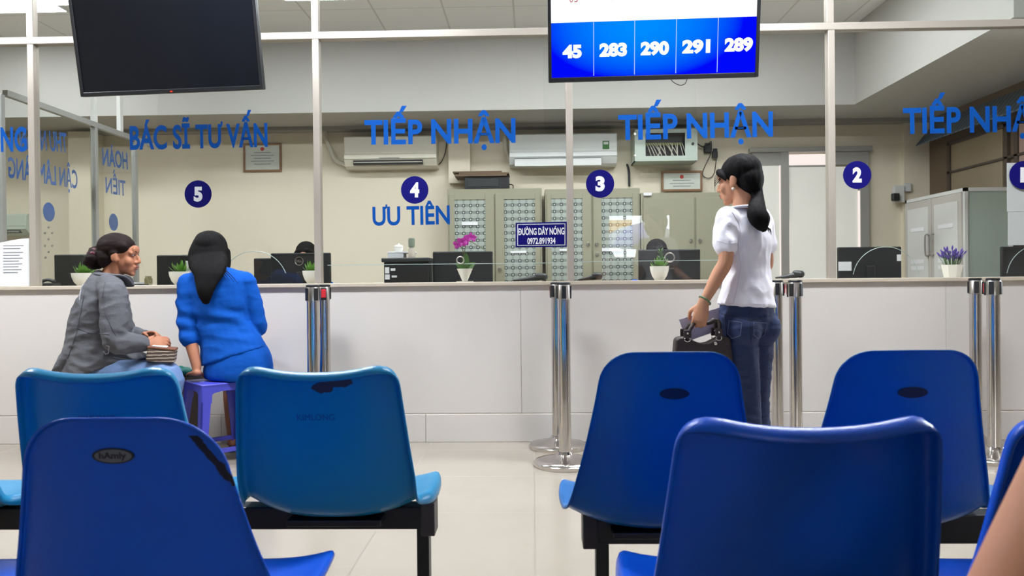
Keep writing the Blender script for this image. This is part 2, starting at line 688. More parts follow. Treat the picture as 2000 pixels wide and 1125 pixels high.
zt = P(1580, 297, dy).z
zh = P(1580, 322, dy).z
fr.box(dx(1465), dx(1703), dy - .03, YB, zt, zt + 0.05, 0.008)
fr.box(dx(1470), dx(1538), dy, YB, zh, zt).box(dx(1616), dx(1698), dy, YB, zh, zt)
fr.box(dx(1470), dx(1475), dy, YB, 0, zh).box(dx(1526), dx(1541), dy - .01, YB, 0, zt).box(dx(1681), dx(1698), dy, YB, 0, zh)
fr.box(dx(1538), dx(1620), dy + .02, YB, zh - .02, zh)
fr.box(dx(1470), dx(1698), dy, YB, 0, 0.1)
door = struct(fr.build('door_1', M['door_alu']))
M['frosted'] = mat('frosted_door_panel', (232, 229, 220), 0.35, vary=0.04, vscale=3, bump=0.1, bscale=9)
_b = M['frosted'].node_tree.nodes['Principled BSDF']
_b.inputs['Emission Color'].default_value = (1, .96, .9, 1)      # emission put in to imitate daylight from behind
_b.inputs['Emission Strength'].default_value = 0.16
M['daylit'] = emit('daylit_transom', (255, 240, 236), 1.15)
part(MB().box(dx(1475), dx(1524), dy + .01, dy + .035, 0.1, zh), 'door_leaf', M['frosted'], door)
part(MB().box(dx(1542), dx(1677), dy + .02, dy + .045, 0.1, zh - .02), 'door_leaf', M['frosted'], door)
part(MB().box(dx(1538), dx(1616), dy + .015, YB, zh, zt - .02), 'transom_light', M['daylit'], door)
part(MB().box(dx(1523.2), dx(1525.6), dy + .006, dy + .03, 0.1, zh), 'daylight_gap', M['daylit'], door)
part(MB().box(dx(1541), dx(1542.6), dy + .005, dy + .03, 0.1, P(1541, 430, dy).z), 'daylight_gap', M['daylit'], door)
part(MB().box(dx(1678), dx(1680.4), dy + .004, dy + .03, 0.1, P(1680, 372, dy).z), 'daylight_gap', M['daylit'], door)

# windows in the brown right wall of the office
wx = 4.05
wn = MB()
ya, yb2 = 1.0, YB - 0.45
M['win_frame'] = mat('pinkish_window_frame', (168, 140, 128), 0.5)
M['dark_wood'] = mat('dark_wood', (70, 58, 48), 0.5, vary=0.2, vscale=8)
for yy in (ya, 1.72, 1.86, yb2 - 0.05):
    wn.box(wx - .03, wx, yy, yy + .05, 1.75, 2.30)
wn.box(wx - .03, wx, ya, yb2, 2.27, 2.31).box(wx - .03, wx, ya, yb2, 2.0, 2.02)
win = struct(wn.build('window_1', M['dark_wood']))
M['tan_glass'] = mat('tan_window_pane', (140, 124, 100), 0.25, vary=0.12, vscale=3)
part(MB().box(wx - .015, wx - .002, 1.95, yb2, 1.75, 2.28), 'pane', M['tan_glass'], win)
part(MB().box(wx - .015, wx - .002, ya, 1.72, 1.75, 2.28), 'pane', M['win_frame'], win)


def awning_mat():
    m = mat('blue_ribbed_awning', (84, 100, 116), 0.6)
    nt = m.node_tree
    x, y, z, co = objxyz(nt)
    f = mth(nt, 'LESS_THAN', mth(nt, 'FRACT', mth(nt, 'DIVIDE', mth(nt, 'ADD', y, 50), 0.07)), 0.5)
    nt.links.new(mixcol(nt, f, rgb(76, 92, 108), rgb(104, 118, 128)), nt.nodes['Principled BSDF'].inputs['Base Color'])
    return m


M['awning'] = awning_mat()
aw = MB()
aw.prism([(wx, 0.95, 2.54), (wx, yb2 + .3, 2.54), (wx - .18, yb2 + .3, 2.32), (wx - .18, 0.95, 2.32)], (0, 0, .012))
o = aw.build('awning_reflection', M['awning'])  # solid sheet standing in for an awning mirrored in the glass
tag(o, 'blue grey ribbed awning built in place of its reflection, over the window in the dark right wall', 'awning')

# ------------------------------------------------------------------ counter
ct = thing('reception_counter', 'long white panelled reception counter with beige stone ledge', 'counter', (0, 0, 0))
CX0, CX1 = -7.3, 6.4
fp = MB()
seams = [CX0, P(-200, 700, 0).x, P(188, 700, 0).x, P(1018, 700, 0).x, P(1848, 700, 0).x, CX1]
for s0, s1 in zip(seams, seams[1:]):
    fp.box(s0 + .0012, s1 - .0012, 0.0, 0.02, 0.18, 0.975, 0.001, seg=1)
fp.box(CX0, CX1, 0.004, 0.1, 0.0, 0.975)
part(fp, 'front_panel', M['white_tile'], ct)
sk = MB()
x = P(832, 840, 0).x
x0 = x - 1.29 * 4
while x0 < CX1:
    sk.box(max(x0, CX0) + .001, min(x0 + 1.29, CX1) - .001, -0.012, 0.01, 0.0, 0.174, 0.002, seg=1)
    x0 += 1.29
part(sk, 'skirting', M['white_tile'], ct)
part(MB().box(CX0, CX1, -0.006, 0.006, 0.174, 0.179), 'skirting_joint', M['seam'], ct)
part(MB().box(CX0, CX1, -0.02, 0.42, 0.975, 1.0, 0.004), 'ledge', M['ledge'], ct)

# ------------------------------------------------------------------ glazed front partition
pt = thing('glass_partition', 'aluminium framed glass screen with blue lettering standing along the counter', 'partition', (0, 0, 1.0))
YG = 0.03
RZ0, RZ1 = 2.532, 2.577
posts = [P(-492, 550, 0).x, P(65, 550, 0).x, P(621, 550, 0).x, P(1115, 550, 0).x, P(1627, 550, 0).x, P(2132, 550, 0).x]
for px_ in posts:
    part(MB().box(px_ - .021, px_ + .021, 0, 0.06, 1.0015, RZ0, 0.003), 'post', M['alu'], pt)
    part(MB().box(px_ - .026, px_ + .018, 0.004, 0.056, RZ1, ZC, 0.003), 'upper_post', M['alu'], pt)
part(MB().box(posts[0] - 1.5, posts[-1] + .8, -0.002, 0.062, RZ0, RZ1, 0.003), 'rail', M['alu'], pt)
panes = []
ex = [posts[0] - 1.4] + posts + [posts[-1] + .7]
for s0, s1 in zip(ex, ex[1:]):
    panes.append(part(MB().box(s0 + .022, s1 - .022, YG - .003, YG + .003, 1.0015, RZ0), 'glass_pane', M['glass'], pt))
    part(MB().box(s0 + .022, s1 - .022, YG - .003, YG + .003, RZ1, ZC), 'upper_glass_pane', M['glass'], pt)
YL = YG - .0045


def sign_text(body, pane, x0, y0, x1, y1, cap, label, bold=0.029, m='blue_vinyl', name='lettering', spacing=1.0, ylev=YL):
    a_, b2 = P(x0, y0, ylev), P(x1, y1, ylev)
    o = lettering(body, name, M[m], pane, a_, b2, cap / S(ylev), bold=bold, thick=0.0015, spacing=spacing)
    o['label'] = label
    return o


P5, P4, P3, P2 = panes[2], panes[3], panes[4], panes[5]
sign_text('NG', panes[1], 2, 297, 53, 296, 49, 'blue letters NG on the leftmost pane')
sign_text('BÁC SĨ TƯ VẤN', P5, 254, 293, 523, 287, 47, 'blue lettering BÁC SĨ TƯ VẤN')
sign_text('TIẾP NHẬN', P4, 712, 283, 1007, 279, 48, 'blue lettering TIẾP NHẬN above the number 4')
sign_text('ƯU TIÊN', P4, 728, 441, 879, 438, 37, 'blue lettering ƯU TIÊN below the number 4', bold=0.025)
sign_text('TIẾP NHẬN', P3, 1208, 274, 1510, 267, 49, 'blue lettering TIẾP NHẬN above the number 3')
sign_text('TIẾP NHẬN', P2, 1764, 262, 2058, 256, 50, 'blue lettering TIẾP NHẬN above the number 2')


def disc(mb, c, r, y0, y1, n=40):
    return mb.lathe([(0, 0), (r, 0), (r, y1 - y0), (0, y1 - y0)], (c.x, y0, c.z), n, (0, 1, 0))


for num, pane, cx, cy, r, dw in (('5', P5, 387, 379, 27, 17), ('4', P4, 810, 371, 27, 18), ('3', P3, 1172, 359, 27.5, 18), ('2', P2, 1674, 342, 27, 18), ('1', P2, 1999, 342, 27, 13)):
    c = P(cx, cy, YL)
    d = part(disc(MB(), c, r / S(YL), YL - .0015, YL), 'number_sticker', M['navy'], pane, label='round navy sticker with white number ' + num)
    k = 14.5
    t_ = lettering(num, 'number', M['white_vinyl'], pane, P(cx - dw / 2, cy + k, YL - .002), P(cx + dw / 2, cy + k, YL - .002), 2 * k / S(YL), bold=0.055, thick=0.001)

# hotline sign on the pane of window 4
hy = YL - .003
c0, c1, c2, c3 = P(1007, 483, hy), P(1107, 482, hy), P(1107, 433, hy), P(1007, 435, hy)
hs = part(MB().prism([c0, c1, c2, c3], (0, .003, 0)), 'hotline_sign', M['navy'], P4, label='navy hotline sign with white border')
hb = MB()
q = [P(1011, 479.5, hy), P(1103.5, 478.5, hy), P(1103.5, 437, hy), P(1011, 438.5, hy)]
for i in range(4):
    hb.tube([q[i] - V((0, .0005, 0)), q[(i + 1) % 4] - V((0, .0005, 0))], 0.0022, n=6, sub=1)
for body, x0, y0, x1, y1, cp in (('ĐƯỜNG DÂY NÓNG', 1012, 459.5, 1102.5, 458, 13.5), ('0972.891934', 1030, 477, 1085, 476, 12)):
    bmx = text_mesh(body, 0.028, 1)
    xs = [v.co.x for v in bmx.verts]
    A, B = P(x0, y0, hy - .0005), P(x1, y1, hy - .0005)
    for v in bmx.verts:
        p = v.co.copy()
        f_ = (p.x - min(xs)) / (max(xs) - min(xs))
        v.co = A.lerp(B, f_) + V((0, -.0008 * p.z, (p.y + .028) * cp / S(hy) / .738))
    tmpm = bpy.data.meshes.new('t')
    bmx.to_mesh(tmpm)
    hb.bm.from_mesh(tmpm)
    bpy.data.meshes.remove(tmpm)
    bmx.free()
part(hb, 'hotline_lettering', M['white_vinyl'], P4)

# seams and arched openings cut in the lower glass
for pane, xa, ya_, xb, yb_ in ((P4, 640, 518, 1105, 512), (P3, 1128, 511, 1450, 506)):
    A, B = P(xa, ya_, YG), P(xb, yb_, YG)
    part(MB().box(A.x, B.x, YG - .004, YG + .004, A.z - .002, A.z + .002), 'glass_seam', M['glass_edge'], pane)


def arch(pane, cx, cy, r, a0=8, a1=172):
    c = P(cx, cy, YG)
    R_ = r / S(YG)
    pts = [c + V((R_ * math.cos(math.radians(a)), -.001, R_ * math.sin(math.radians(a)))) for a in range(a0, a1 + 1, 6)]
    pts = [q_ for q_ in pts if q_.z > 1.004]
    part(MB().tube(pts, 0.0022, n=6, sub=1), 'opening_edge', M['glass_edge'], pane)


arch(P5, 497, 556, 66, 20, 150)
arch(P2, 1730, 546, 63)
arch(P2, 2034, 544, 66)
for pane, cx, cy, r in ((P3, 1308, 503, 9), (P4, 899, 508, 7)):
    c = P(cx, cy, YG - .008)
    rg = [c + V((r / S(YG) * math.cos(t * PI / 10), 0, r / S(YG) * math.sin(t * PI / 10))) for t in range(21)]
    part(MB().tube(rg, 0.004, n=8, sub=1), 'glass_fitting', M['steel'], pane)

# ------------------------------------------------------------------ glazed side partition with reversed writing
sp = thing('side_glass_partition', 'glazed side screen running back from the counter with reversed blue writing', 'partition', (XR, 0, 0))
rz = PX(0, 178, XR).z
yA, yB_, yC = 0.35, PX(186, 400, XR).y, PX(264, 400, XR).y
yP = PX(234, 220, XR).y
part(MB().box(XR - .02, XR + .02, -0.9 + 1.3, yC + .45, rz - .022, rz + .022, 0.003), 'rail', M['alu_grey'], sp)
for yy in (yA, yB_, yC):
    part(MB().box(XR - .02, XR + .02, yy - .022, yy + .022, 0, rz - .022, 0.003), 'post', M['alu_grey'], sp)
for yy in (yB_ - .0, yP):
    part(MB().box(XR - .018, XR + .018, yy - .025, yy + .025, rz + .022, ZC, 0.003), 'upper_post', M['white_paint'], sp)
sg = [part(MB().box(XR - .003, XR + .003, s0 + .022, s1 - .022, 0.0, rz - .022), 'glass_pane', M['glass'], sp) for s0, s1 in ((yA, yB_), (yB_, yC))]


def rev(body, pane, xr, yr, xl, yl, cap, label):
    A, B = PX(xr, yr, XR - .005), PX(xl, yl, XR - .005)
    s = F / (A.y - CAM.y)
    o = lettering(body, 'reversed_lettering', M['blue_vinyl_back'], pane, A, B, cap / s, bold=0.02, thick=0.001)
    o['label'] = label


rev('THU NGÂN', sg[0], 132, 298, 40, 290, 38, 'reversed blue lettering THU NGÂN')
rev('CẬN LÂM SÀNG', sg[0], 152, 369, 17, 347, 36, 'reversed blue lettering CẬN LÂM SÀNG')
rev('HOÀN', sg[1], 250, 331, 201, 323, 33, 'reversed blue lettering HOÀN')
rev('TIỀN', sg[1], 246, 383, 207, 377, 30, 'reversed blue lettering TIỀN')
for pane, cx, cy, r in ((sg[0], 97, 414, 19), (sg[1], 223, 434, 17)):
    c = PX(cx, cy, XR)
    part(MB().lathe([(0, 0), (r / S(c.y), 0), (r / S(c.y), .001), (0, .001)], (XR - .006, c.y, c.z), 32, (1, 0, 0)), 'round_sticker', M['blue_vinyl_back'], pane)
vh = MB()
for cx, cy in ((95, 444), (88, 455), (102, 455), (95, 467), (88, 480), (102, 480), (95, 492), (89, 503)):
    c = PX(cx, cy, XR)
    vh.lathe([(0, 0), (.008, 0), (.008, .008), (0, .008)], (XR - .004, c.y, c.z), 12, (1, 0, 0))
part(vh, 'speaking_hole', M['grey_paint'], sg[0])

# ------------------------------------------------------------------ ceiling lamps
M['lamp_hall'] = emit('hall_lamp_diffuser', (243, 249, 255), HALL_LAMP)
M['lamp_office'] = emit('office_lamp_diffuser', (245, 250, 255), OFFICE_LAMP)
k = 0
for x, y, mm, wh, lab in ((-4.2, -1.3, 'lamp_hall', 'over the left end of the waiting room', 0), (-1.4, -1.3, 'lamp_hall', 'over the blue suited woman', 0),
                          (1.4, -1.3, 'lamp_hall', 'over the woman in the white blouse', 0),
                          (-4.52, 1.52, 'lamp_office', 'above the side partition at top left', 0), (-2.0, 1.1, 'lamp_office', 'above window 5', 0),
                          (-.15, 1.1, 'lamp_office', 'above window 4', 0), (1.65, 1.1, 'lamp_office', 'above window 3', 0), (1.2, .45, 'lamp_office', 'added to brighten the right rear, just behind the glass above window 3', 0)):  # last two panels are unseen, added to brighten the office's right side
    t_ = thing('ceiling_light', 'white recessed ceiling light panel ' + wh, 'light', (x, y, ZC), 'recessed ceiling lights')
    f_ = MB()
    f_.box(x - .62, x + .62, y - .17, y - .15, ZC - .02, ZC).box(x - .62, x + .62, y + .15, y + .17, ZC - .02, ZC)
    f_.box(x - .62, x - .6, y - .15, y + .15, ZC - .02, ZC).box(x + .6, x + .62, y - .15, y + .15, ZC - .02, ZC)
    part(f_, 'frame', M['white_paint'], t_)
    part(MB().box(x - .6, x + .6, y - .15, y + .15, ZC - .022, ZC - .002), 'diffuser', M[mm], t_)

# ------------------------------------------------------------------ the street behind the camera (seen reflected in the glass)
struct(MB().box(-20, 24, -40, -9.2, -0.25, -0.12).build('street', mat('street_paving', (150, 148, 142), 0.8)))
fr = MB()
fr.box(DX0 - .06, DX0, -9.22, -8.97, 0, DZ + .06).box(DX1, DX1 + .06, -9.22, -8.97, 0, DZ + .06).box(DX0, DX1, -9.22, -8.97, DZ, DZ + .06)
struct(fr.build('door_2', M['win_frame']))
um = thing('street_umbrella', 'large white and lilac parasol on the street, mirrored in the glass of window 3', 'umbrella', (2.4, -12.2, -0.12))
cn = MB()
cl = MB()
for k in range(8):
    tgt = cn if k % 2 else cl
    a0, a1 = k * PI / 4, (k + 1) * PI / 4
    for (r0, z0), (r1, z1) in zip(((0.001, 2.25), (.45, 2.16), (.8, 1.98)), ((.45, 2.16), (.8, 1.98), (1.05, 1.72))):
        tgt.poly([(2.4 + r0 * math.cos(a0), -12.2 + r0 * math.sin(a0), z0), (2.4 + r1 * math.cos(a0), -12.2 + r1 * math.sin(a0), z1),
                  (2.4 + r1 * math.cos(a1), -12.2 + r1 * math.sin(a1), z1), (2.4 + r0 * math.cos(a1), -12.2 + r0 * math.sin(a1), z0)])
part(cn, 'canopy', mat('white_parasol_cloth', (240, 238, 245), 0.8), um)
part(cl, 'canopy_panel', mat('lilac_parasol_cloth', (176, 172, 225), 0.8), um)
part(MB().cyl((2.4, -12.2, -.12), (2.4, -12.2, 2.25), 0.025), 'pole', M['steel'], um)
sl_ = thing('stall_blocker', 'made-up dark stall, added to block the bright street, below the street parasol', 'stall', (2.3, -11.6, -.12))  # stall and its panels are invented to darken the mirrored doorway
part(MB().box(1.2, 3.3, -11.9, -11.5, -.12, .95, .02), 'cabinet', M['matte_black'], sl_)
part(MB().box(1.1, 3.4, -12.0, -11.4, .95, 1.0, .01), 'counter_top', M['steel'], sl_)
part(MB().box(1.15, 3.35, -12.1, -12.0, .95, 1.5, .01), 'blocking_panel', M['matte_black'], sl_)
part(MB().box(1.3, 1.75, -11.8, -11.5, 1.0, 1.5, .03), 'crate', M['black_plastic'], sl_)
part(MB().box(2.55, 3.2, -11.8, -11.5, 1.0, 1.42, .03), 'crate', M['bracket_steel'], sl_)
yy = -14.0
sg_ = thing('street_sign', 'yellow street banner mirrored in the glass of window 3', 'sign', (1.6, yy, 0))
part(MB().box(0.6, 2.4, yy - .03, yy, 2.1, 2.45).box(0.6, 2.4, yy - .03, yy, 2.62, 2.72), 'banner', mat('yellow_banner', (240, 175, 40), 0.6), sg_)
for xx in (.7, 2.2):
    part(MB().box(xx, xx + .06, yy - .09, yy - .03, -.12, 2.72), 'post', M['steel'], sg_)
# ------------------------------------------------------------------ screens hanging in the waiting room


def tv(name, label, bl, br, yaw, tilt, W=1.1, H=0.645):
    px, py = (bl[0] + br[0]) / 2, (bl[1] + br[1]) / 2
    Y = CAM.y + F * W * math.cos(yaw) / (br[0] - bl[0])
    c = P(px, py, Y)
    root = thing(name, label, 'television', c)
    R_ = Matrix.Rotation(-yaw, 4, 'Z') @ Matrix.Rotation(tilt, 4, 'X')
    root.rotation_euler = R_.to_euler()

    def lp(mb, nm, m, par=root, smooth=False, lab=None):
        o = mb.build(nm, m, None, smooth)
        o.parent = par
        if lab:
            o['label'] = lab
        return o
    body = MB()
    body.box(-W / 2, W / 2, 0.0, 0.03, 0, H, 0.006).box(-W / 2 + .12, W / 2 - .12, 0.025, 0.07, .08, H - .1, 0.015)
    lp(body, 'casing', M['black_plastic'])
    bz = MB()
    b = 0.018
    for x0, x1, z0, z1 in ((-W / 2, -W / 2 + b, 0, H), (W / 2 - b, W / 2, 0, H), (-W / 2 + b, W / 2 - b, 0, b + .006), (-W / 2 + b, W / 2 - b, H - b, H)):
        bz.box(x0, x1, -.012, 0.002, z0, z1, 0.003)
    lp(bz, 'bezel', M['black_plastic'])
    mount = MB()
    inv = R_.inverted()
    topl = inv @ V((0, 0.16, ZC - c.z))
    at = V((0, 0.10, H * .55))
    mount.box(-.14, .14, .066, .085, H * .35, H * .75)
    mount.cyl((0, .08, H * .55), (at.x, at.y + .06, at.z), .022)
    mount.cyl((at.x, at.y + .05, at.z), topl, .022)
    lp(mount, 'ceiling_mount', M['black_steel'], smooth='auto')
    return root, lp, W, H, b


tv1, lp, W, H, b = tv('television', 'switched off black television hanging above the women at left', (145, 188), (525, 176.5), math.radians(5.5), math.radians(10.5))
M['off_screen'] = mat('dark_glossy_screen', (17, 19, 25), 0.12, 0, 0.4)
lp(MB().box(-W / 2 + b, W / 2 - b, -.004, 0.001, b + .006, H - b), 'screen', M['off_screen'])
lp(MB().box(.0, .014, -.0135, -.011, .006, .013), 'standby_light', emit('standby_led', (255, 60, 40), 1.2))

tv2, lp, W, H, b = tv('television', 'lit queue number television hanging above window 3, white and blue screen', (1073, 160), (1475, 152), math.radians(2.6), math.radians(10))
ppm = 402 / W


def sx(px):
    return (px - 1274) / ppm


def sz(py):
    return (156.5 - py) / ppm / 0.985


def blue_screen():
    m = emit('blue_display', (0, 90, 255), 1.0)
    nt = m.node_tree
    x, y, z, co = objxyz(nt)
    dxx = mth(nt, 'MULTIPLY', mth(nt, 'ABSOLUTE', mth(nt, 'ADD', x, 0.06)), 1.9)
    dzz = mth(nt, 'MULTIPLY', mth(nt, 'SUBTRACT', 0.30, z), 3.4)
    d = mth(nt, 'ADD', mth(nt, 'POWER', dxx, 2.0), mth(nt, 'POWER', mth(nt, 'MAXIMUM', dzz, 0.0), 2.2))
    d = mth(nt, 'MINIMUM', d, 1.0)
    e = [n for n in nt.nodes if n.type == 'EMISSION'][0]
    nt.links.new(mixcol(nt, d, rgb(0, 140, 255), rgb(0, 10, 250)), e.inputs[0])
    return m


scr = lp(MB().box(-W / 2 + b, W / 2 - b, -.003, 0.001, b + .006, H - b), 'screen', emit('white_display', (255, 255, 255), 1.1))
zb = sz(47)
wht = emit('white_display_text', (255, 255, 255), 1.15)
lp(MB().box(-W / 2 + b, W / 2 - b, -.0045, -.003, b + .006, zb), 'blue_row', blue_screen(), scr)
dline = emit('display_line', (190, 215, 255), 1.0)
for xx in (1161, 1239.5, 1318.5, 1397):
    lp(MB().box(sx(xx) - .0016, sx(xx) + .0016, -.0055, -.0045, b + .012, zb), 'column_divider', dline, scr)


def stext(body, x0, x1, yb, cap, m, bold, name):
    bmx = text_mesh(body, bold, 1)
    xs = [v.co.x for v in bmx.verts]
    for v in bmx.verts:
        p = v.co.copy()
        v.co = V((sx(x0) + (p.x - min(xs)) / (max(xs) - min(xs)) * (sx(x1) - sx(x0)), -.0048 - .001 * p.z, sz(yb) + (p.y + bold) * cap / ppm / (.682 + 2 * bold)))
    mb = MB()
    mb.bm.free()
    mb.bm = bmx
    o = lp(mb, name, m, scr)
    o['label'] = name.replace('_', ' ') + ' ' + body


for body, x0, x1, yb in (('45', 1101, 1138, 112), ('283', 1172, 1225, 111), ('290', 1251, 1305, 110.5), ('291', 1330, 1383, 109.5), ('289', 1410, 1463, 108.5)):
    stext(body, x0, x1, yb + .5, 25, wht, 0.06, 'queue_number')
redt = emit('red_display_text', (190, 40, 70), 0.9)
for body, x0, x1, yb in (('05', 1115, 1131, 10.5), ('01', 1193, 1208, 9), ('02', 1272, 1289, 8), ('03', 1353, 1369, 6.5), ('04', 1433, 1450, 4.5)):
    stext(body, x0, x1, yb, 14, redt, -0.012, 'window_number')
# a loop of cable below the lit screen
lp(MB().tube([(sx(1306), .03, .02), (sx(1315), .02, -.012), (sx(1328), .02, -.03), (sx(1338), .02, -.022), (sx(1343), .03, .01)], .0022, n=6), 'cable', M['cable_black'])


# ------------------------------------------------------------------ bench seats


def catmull(pts, n):
    out = []
    m = len(pts)
    for i in range(m - 1):
        p0, p1, p2, p3 = pts[max(i - 1, 0)], pts[i], pts[i + 1], pts[min(i + 2, m - 1)]
        for k in range(n):
            t = k / n
            out.append(tuple(0.5 * ((2 * b) + (c - a) * t + (2 * a - 5 * b + 4 * c - d) * t * t + (3 * b - a - 3 * c + d) * t ** 3) for a, b, c, d in zip(p0, p1, p2, p3)))
    out.append(tuple(pts[-1]))
    return out


def seat_mesh(name, prof, lip, lipout, rc, sag=0.0):
    """prof rows: (y, z, half width, edge curl towards the sitter). Origin on the floor under the beam."""
    rows = catmull(prof, 5)
    N = len(rows)
    NC = 25
    # arc length, tangents
    L = [0.0]
    for a, b in zip(rows, rows[1:]):
        L.append(L[-1] + math.hypot(b[0] - a[0], b[1] - a[1]))
    tot = L[-1]
    bm = bmesh.new()
    grid, nor = [], []
    # resample rows so that rounded corners get enough rows
    S_ = sorted(set([tot * i / 52 for i in range(53)] + [tot - rc * (1 - math.cos(a * PI / 16)) for a in range(9)] + [rc * (1 - math.cos(a * PI / 16)) * .7 for a in range(9)]))
    S_ = [s for i, s in enumerate(S_) if i == 0 or s - S_[i - 1] > 0.0008 or s == tot]

    def at(s):
        for i in range(N - 1):
            if s <= L[i + 1] + 1e-9:
                t = (s - L[i]) / max(1e-9, L[i + 1] - L[i])
                return [a + (b - a) * t for a, b in zip(rows[i], rows[i + 1])]
        return list(rows[-1])
    for s in S_:
        y, z, hw, curl = at(s)
        a, b = at(max(0, s - .006)), at(min(tot, s + .006))
        ty, tz = b[0] - a[0], b[1] - a[1]
        l = math.hypot(ty, tz)
        ty, tz = ty / l, tz / l
        ny, nz = -tz * -1, ty * -1       # towards the sitter: up on the seat, forward on the back
        ny, nz = tz, -ty
        if s < tot * .5:
            pass
        hwe = hw
        de = tot - s
        if de < rc:
            hwe = hw - rc + math.sqrt(max(0, rc * rc - (rc - de) ** 2))
        ds = s
        rf = rc * .7
        if ds < rf:
            hwe = min(hwe, hw - rf + math.sqrt(max(0, rf * rf - (rf - ds) ** 2)))
        row, nr = [], []
        for j in range(NC):
            u = -1 + 2 * j / (NC - 1)
            u = math.copysign(abs(u) ** 0.85, u)
            x = u * hwe
            e = abs(x) / hw
            d = curl * e ** 2.6
            zz = z + nz * d
            if sag and de < .12:
                zz -= sag * (1 - (x / hw) ** 2) * (1 - de / .12)
            row.append(bm.verts.new((x, y + ny * d, zz)))
            nr.append(V((0, ny, nz)))
        grid.append(row)
        nor.append(nr)
    for i in range(len(grid) - 1):
        for j in range(NC - 1):
            bm.faces.new((grid[i][j], grid[i][j + 1], grid[i + 1][j + 1], grid[i + 1][j]))
    # rolled rim all round
    n_r = len(grid)
    loop = [(0, j) for j in range(NC)] + [(i, NC - 1) for i in range(1, n_r)] + [(n_r - 1, j) for j in range(NC - 2, -1, -1)] + [(i, 0) for i in range(n_r - 2, 0, -1)]
    prev = [grid[i][j] for i, j in loop]
    m = len(loop)
    pos = [grid[i][j].co.copy() for i, j in loop]
    out = []
    for k in range(m):
        i, j = loop[k]
        t = (pos[(k + 1) % m] - pos[k - 1])
        t = t.normalized() if t.length > 1e-9 else V((1, 0, 0))
        out.append(t.cross(nor[i][j]).normalized())
    c = V((0, pos[0].y, pos[0].z))
    if sum(o.dot(p - V((0, 0, .5))) for o, p in zip(out, pos)) < 0:
        out = [-o for o in out]
    for fo, fl in ((0.55, .12), (0.95, .5), (1.0, 1.0)):
        ring = []
        for k in range(m):
            i, j = loop[k]
            ring.append(bm.verts.new(pos[k] + out[k] * (lipout * fo) - nor[i][j] * (lip * fl)))
        for k in range(m):
            bm.faces.new((prev[k], prev[(k + 1) % m], ring[(k + 1) % m], ring[k]))
        prev = ring
    bmesh.ops.remove_doubles(bm, verts=bm.verts[:], dist=0.0004)
    bmesh.ops.recalc_face_normals(bm, faces=bm.faces[:])
    me = bpy.data.meshes.new(name)
    bm.to_mesh(me)
    bm.free()
    o = bpy.data.objects.new('tmp', me)
    COL.objects.link(o)
    sm = o.modifiers.new('a', 'SMOOTH')
    sm.factor = .4
    sm.iterations = 2
    so = o.modifiers.new('s', 'SOLIDIFY')
    so.thickness = 0.0042
    so.offset = 0
    dg = bpy.context.evaluated_depsgraph_get()
    res = bpy.data.meshes.new_from_object(o.evaluated_get(dg))
    bpy.data.objects.remove(o)
    for p in res.polygons:
        p.use_smooth = True
    res.name = name
    return res


def profile(kind, top):
    k = (top - .43) / (.80 - .43)
    if kind == 'A':
        pr = [(.275, .385, .19, .0), (.262, .418, .20, .005), (.20, .428, .225, .03), (.08, .416, .238, .05), (-.03, .408, .236, .058), (-.095, .418, .218, .055),
              (-.135, .455, .207, .04), (-.158, .52, .205, .03), (-.178, .60, .197, .024), (-.198, .69, .188, .02), (-.212, .755, .181, .018), (-.222, .785, .176, .016), (-.238, .80, .174, .014)]
    else:
        pr = [(.275, .385, .19, .0), (.262, .418, .20, .005), (.20, .428, .225, .03), (.08, .418, .236, .042), (-.03, .410, .232, .048), (-.095, .420, .226, .052),
              (-.128, .455, .22, .045), (-.145, .52, .203, .034), (-.16, .60, .182, .027), (-.176, .69, .162, .022), (-.186, .755, .150, .018), (-.191, .785, .146, .016), (-.194, .80, .144, .015)]
    return [(y, .43 + (z - .43) * k if z > .43 else z, h, c) for y, z, h, c in pr]


def chair_plastic(name, col, rough=0.3):
    return mat(name, col, rough, 0, 0.32, vary=0.05, vscale=6, bump=0.06, bscale=180)


def worn_teal():
    m = chair_plastic('teal_plastic_worn', (10, 126, 174), 0.33)
    nt = m.node_tree
    b = nt.nodes['Principled BSDF']
    src = b.inputs['Base Color'].links[0].from_socket
    x, y, z, co = objxyz(nt)
    n = nt.nodes.new('ShaderNodeTexNoise')
    n.inputs['Scale'].default_value = 42
    n.inputs['Detail'].default_value = 5
    nt.links.new(co, n.inputs['Vector'])
    fz = mth(nt, 'MULTIPLY', mth(nt, 'SUBTRACT', n.outputs['Fac'], .5), 3.6)
    # a scuffed patch below the top edge: two lobes
    m1 = None
    for cx, cz, rx, rzz in ((0.012, .757, .026, .014), (0.055, .767, .026, .010), (.03, .763, .03, .008)):
        d = mth(nt, 'ADD', mth(nt, 'POWER', mth(nt, 'DIVIDE', mth(nt, 'SUBTRACT', x, cx), rx), 2.0), mth(nt, 'POWER', mth(nt, 'DIVIDE', mth(nt, 'SUBTRACT', z, cz), rzz), 2.0))
        k = mth(nt, 'LESS_THAN', mth(nt, 'ADD', d, fz), 1.0)
        m1 = k if m1 is None else mth(nt, 'MAXIMUM', m1, k)
    m1 = mth(nt, 'MULTIPLY', m1, mth(nt, 'LESS_THAN', y, -.15))
    nt.links.new(mixcol(nt, m1, src, rgb(60, 54, 52)), b.inputs['Base Color'])
    return m


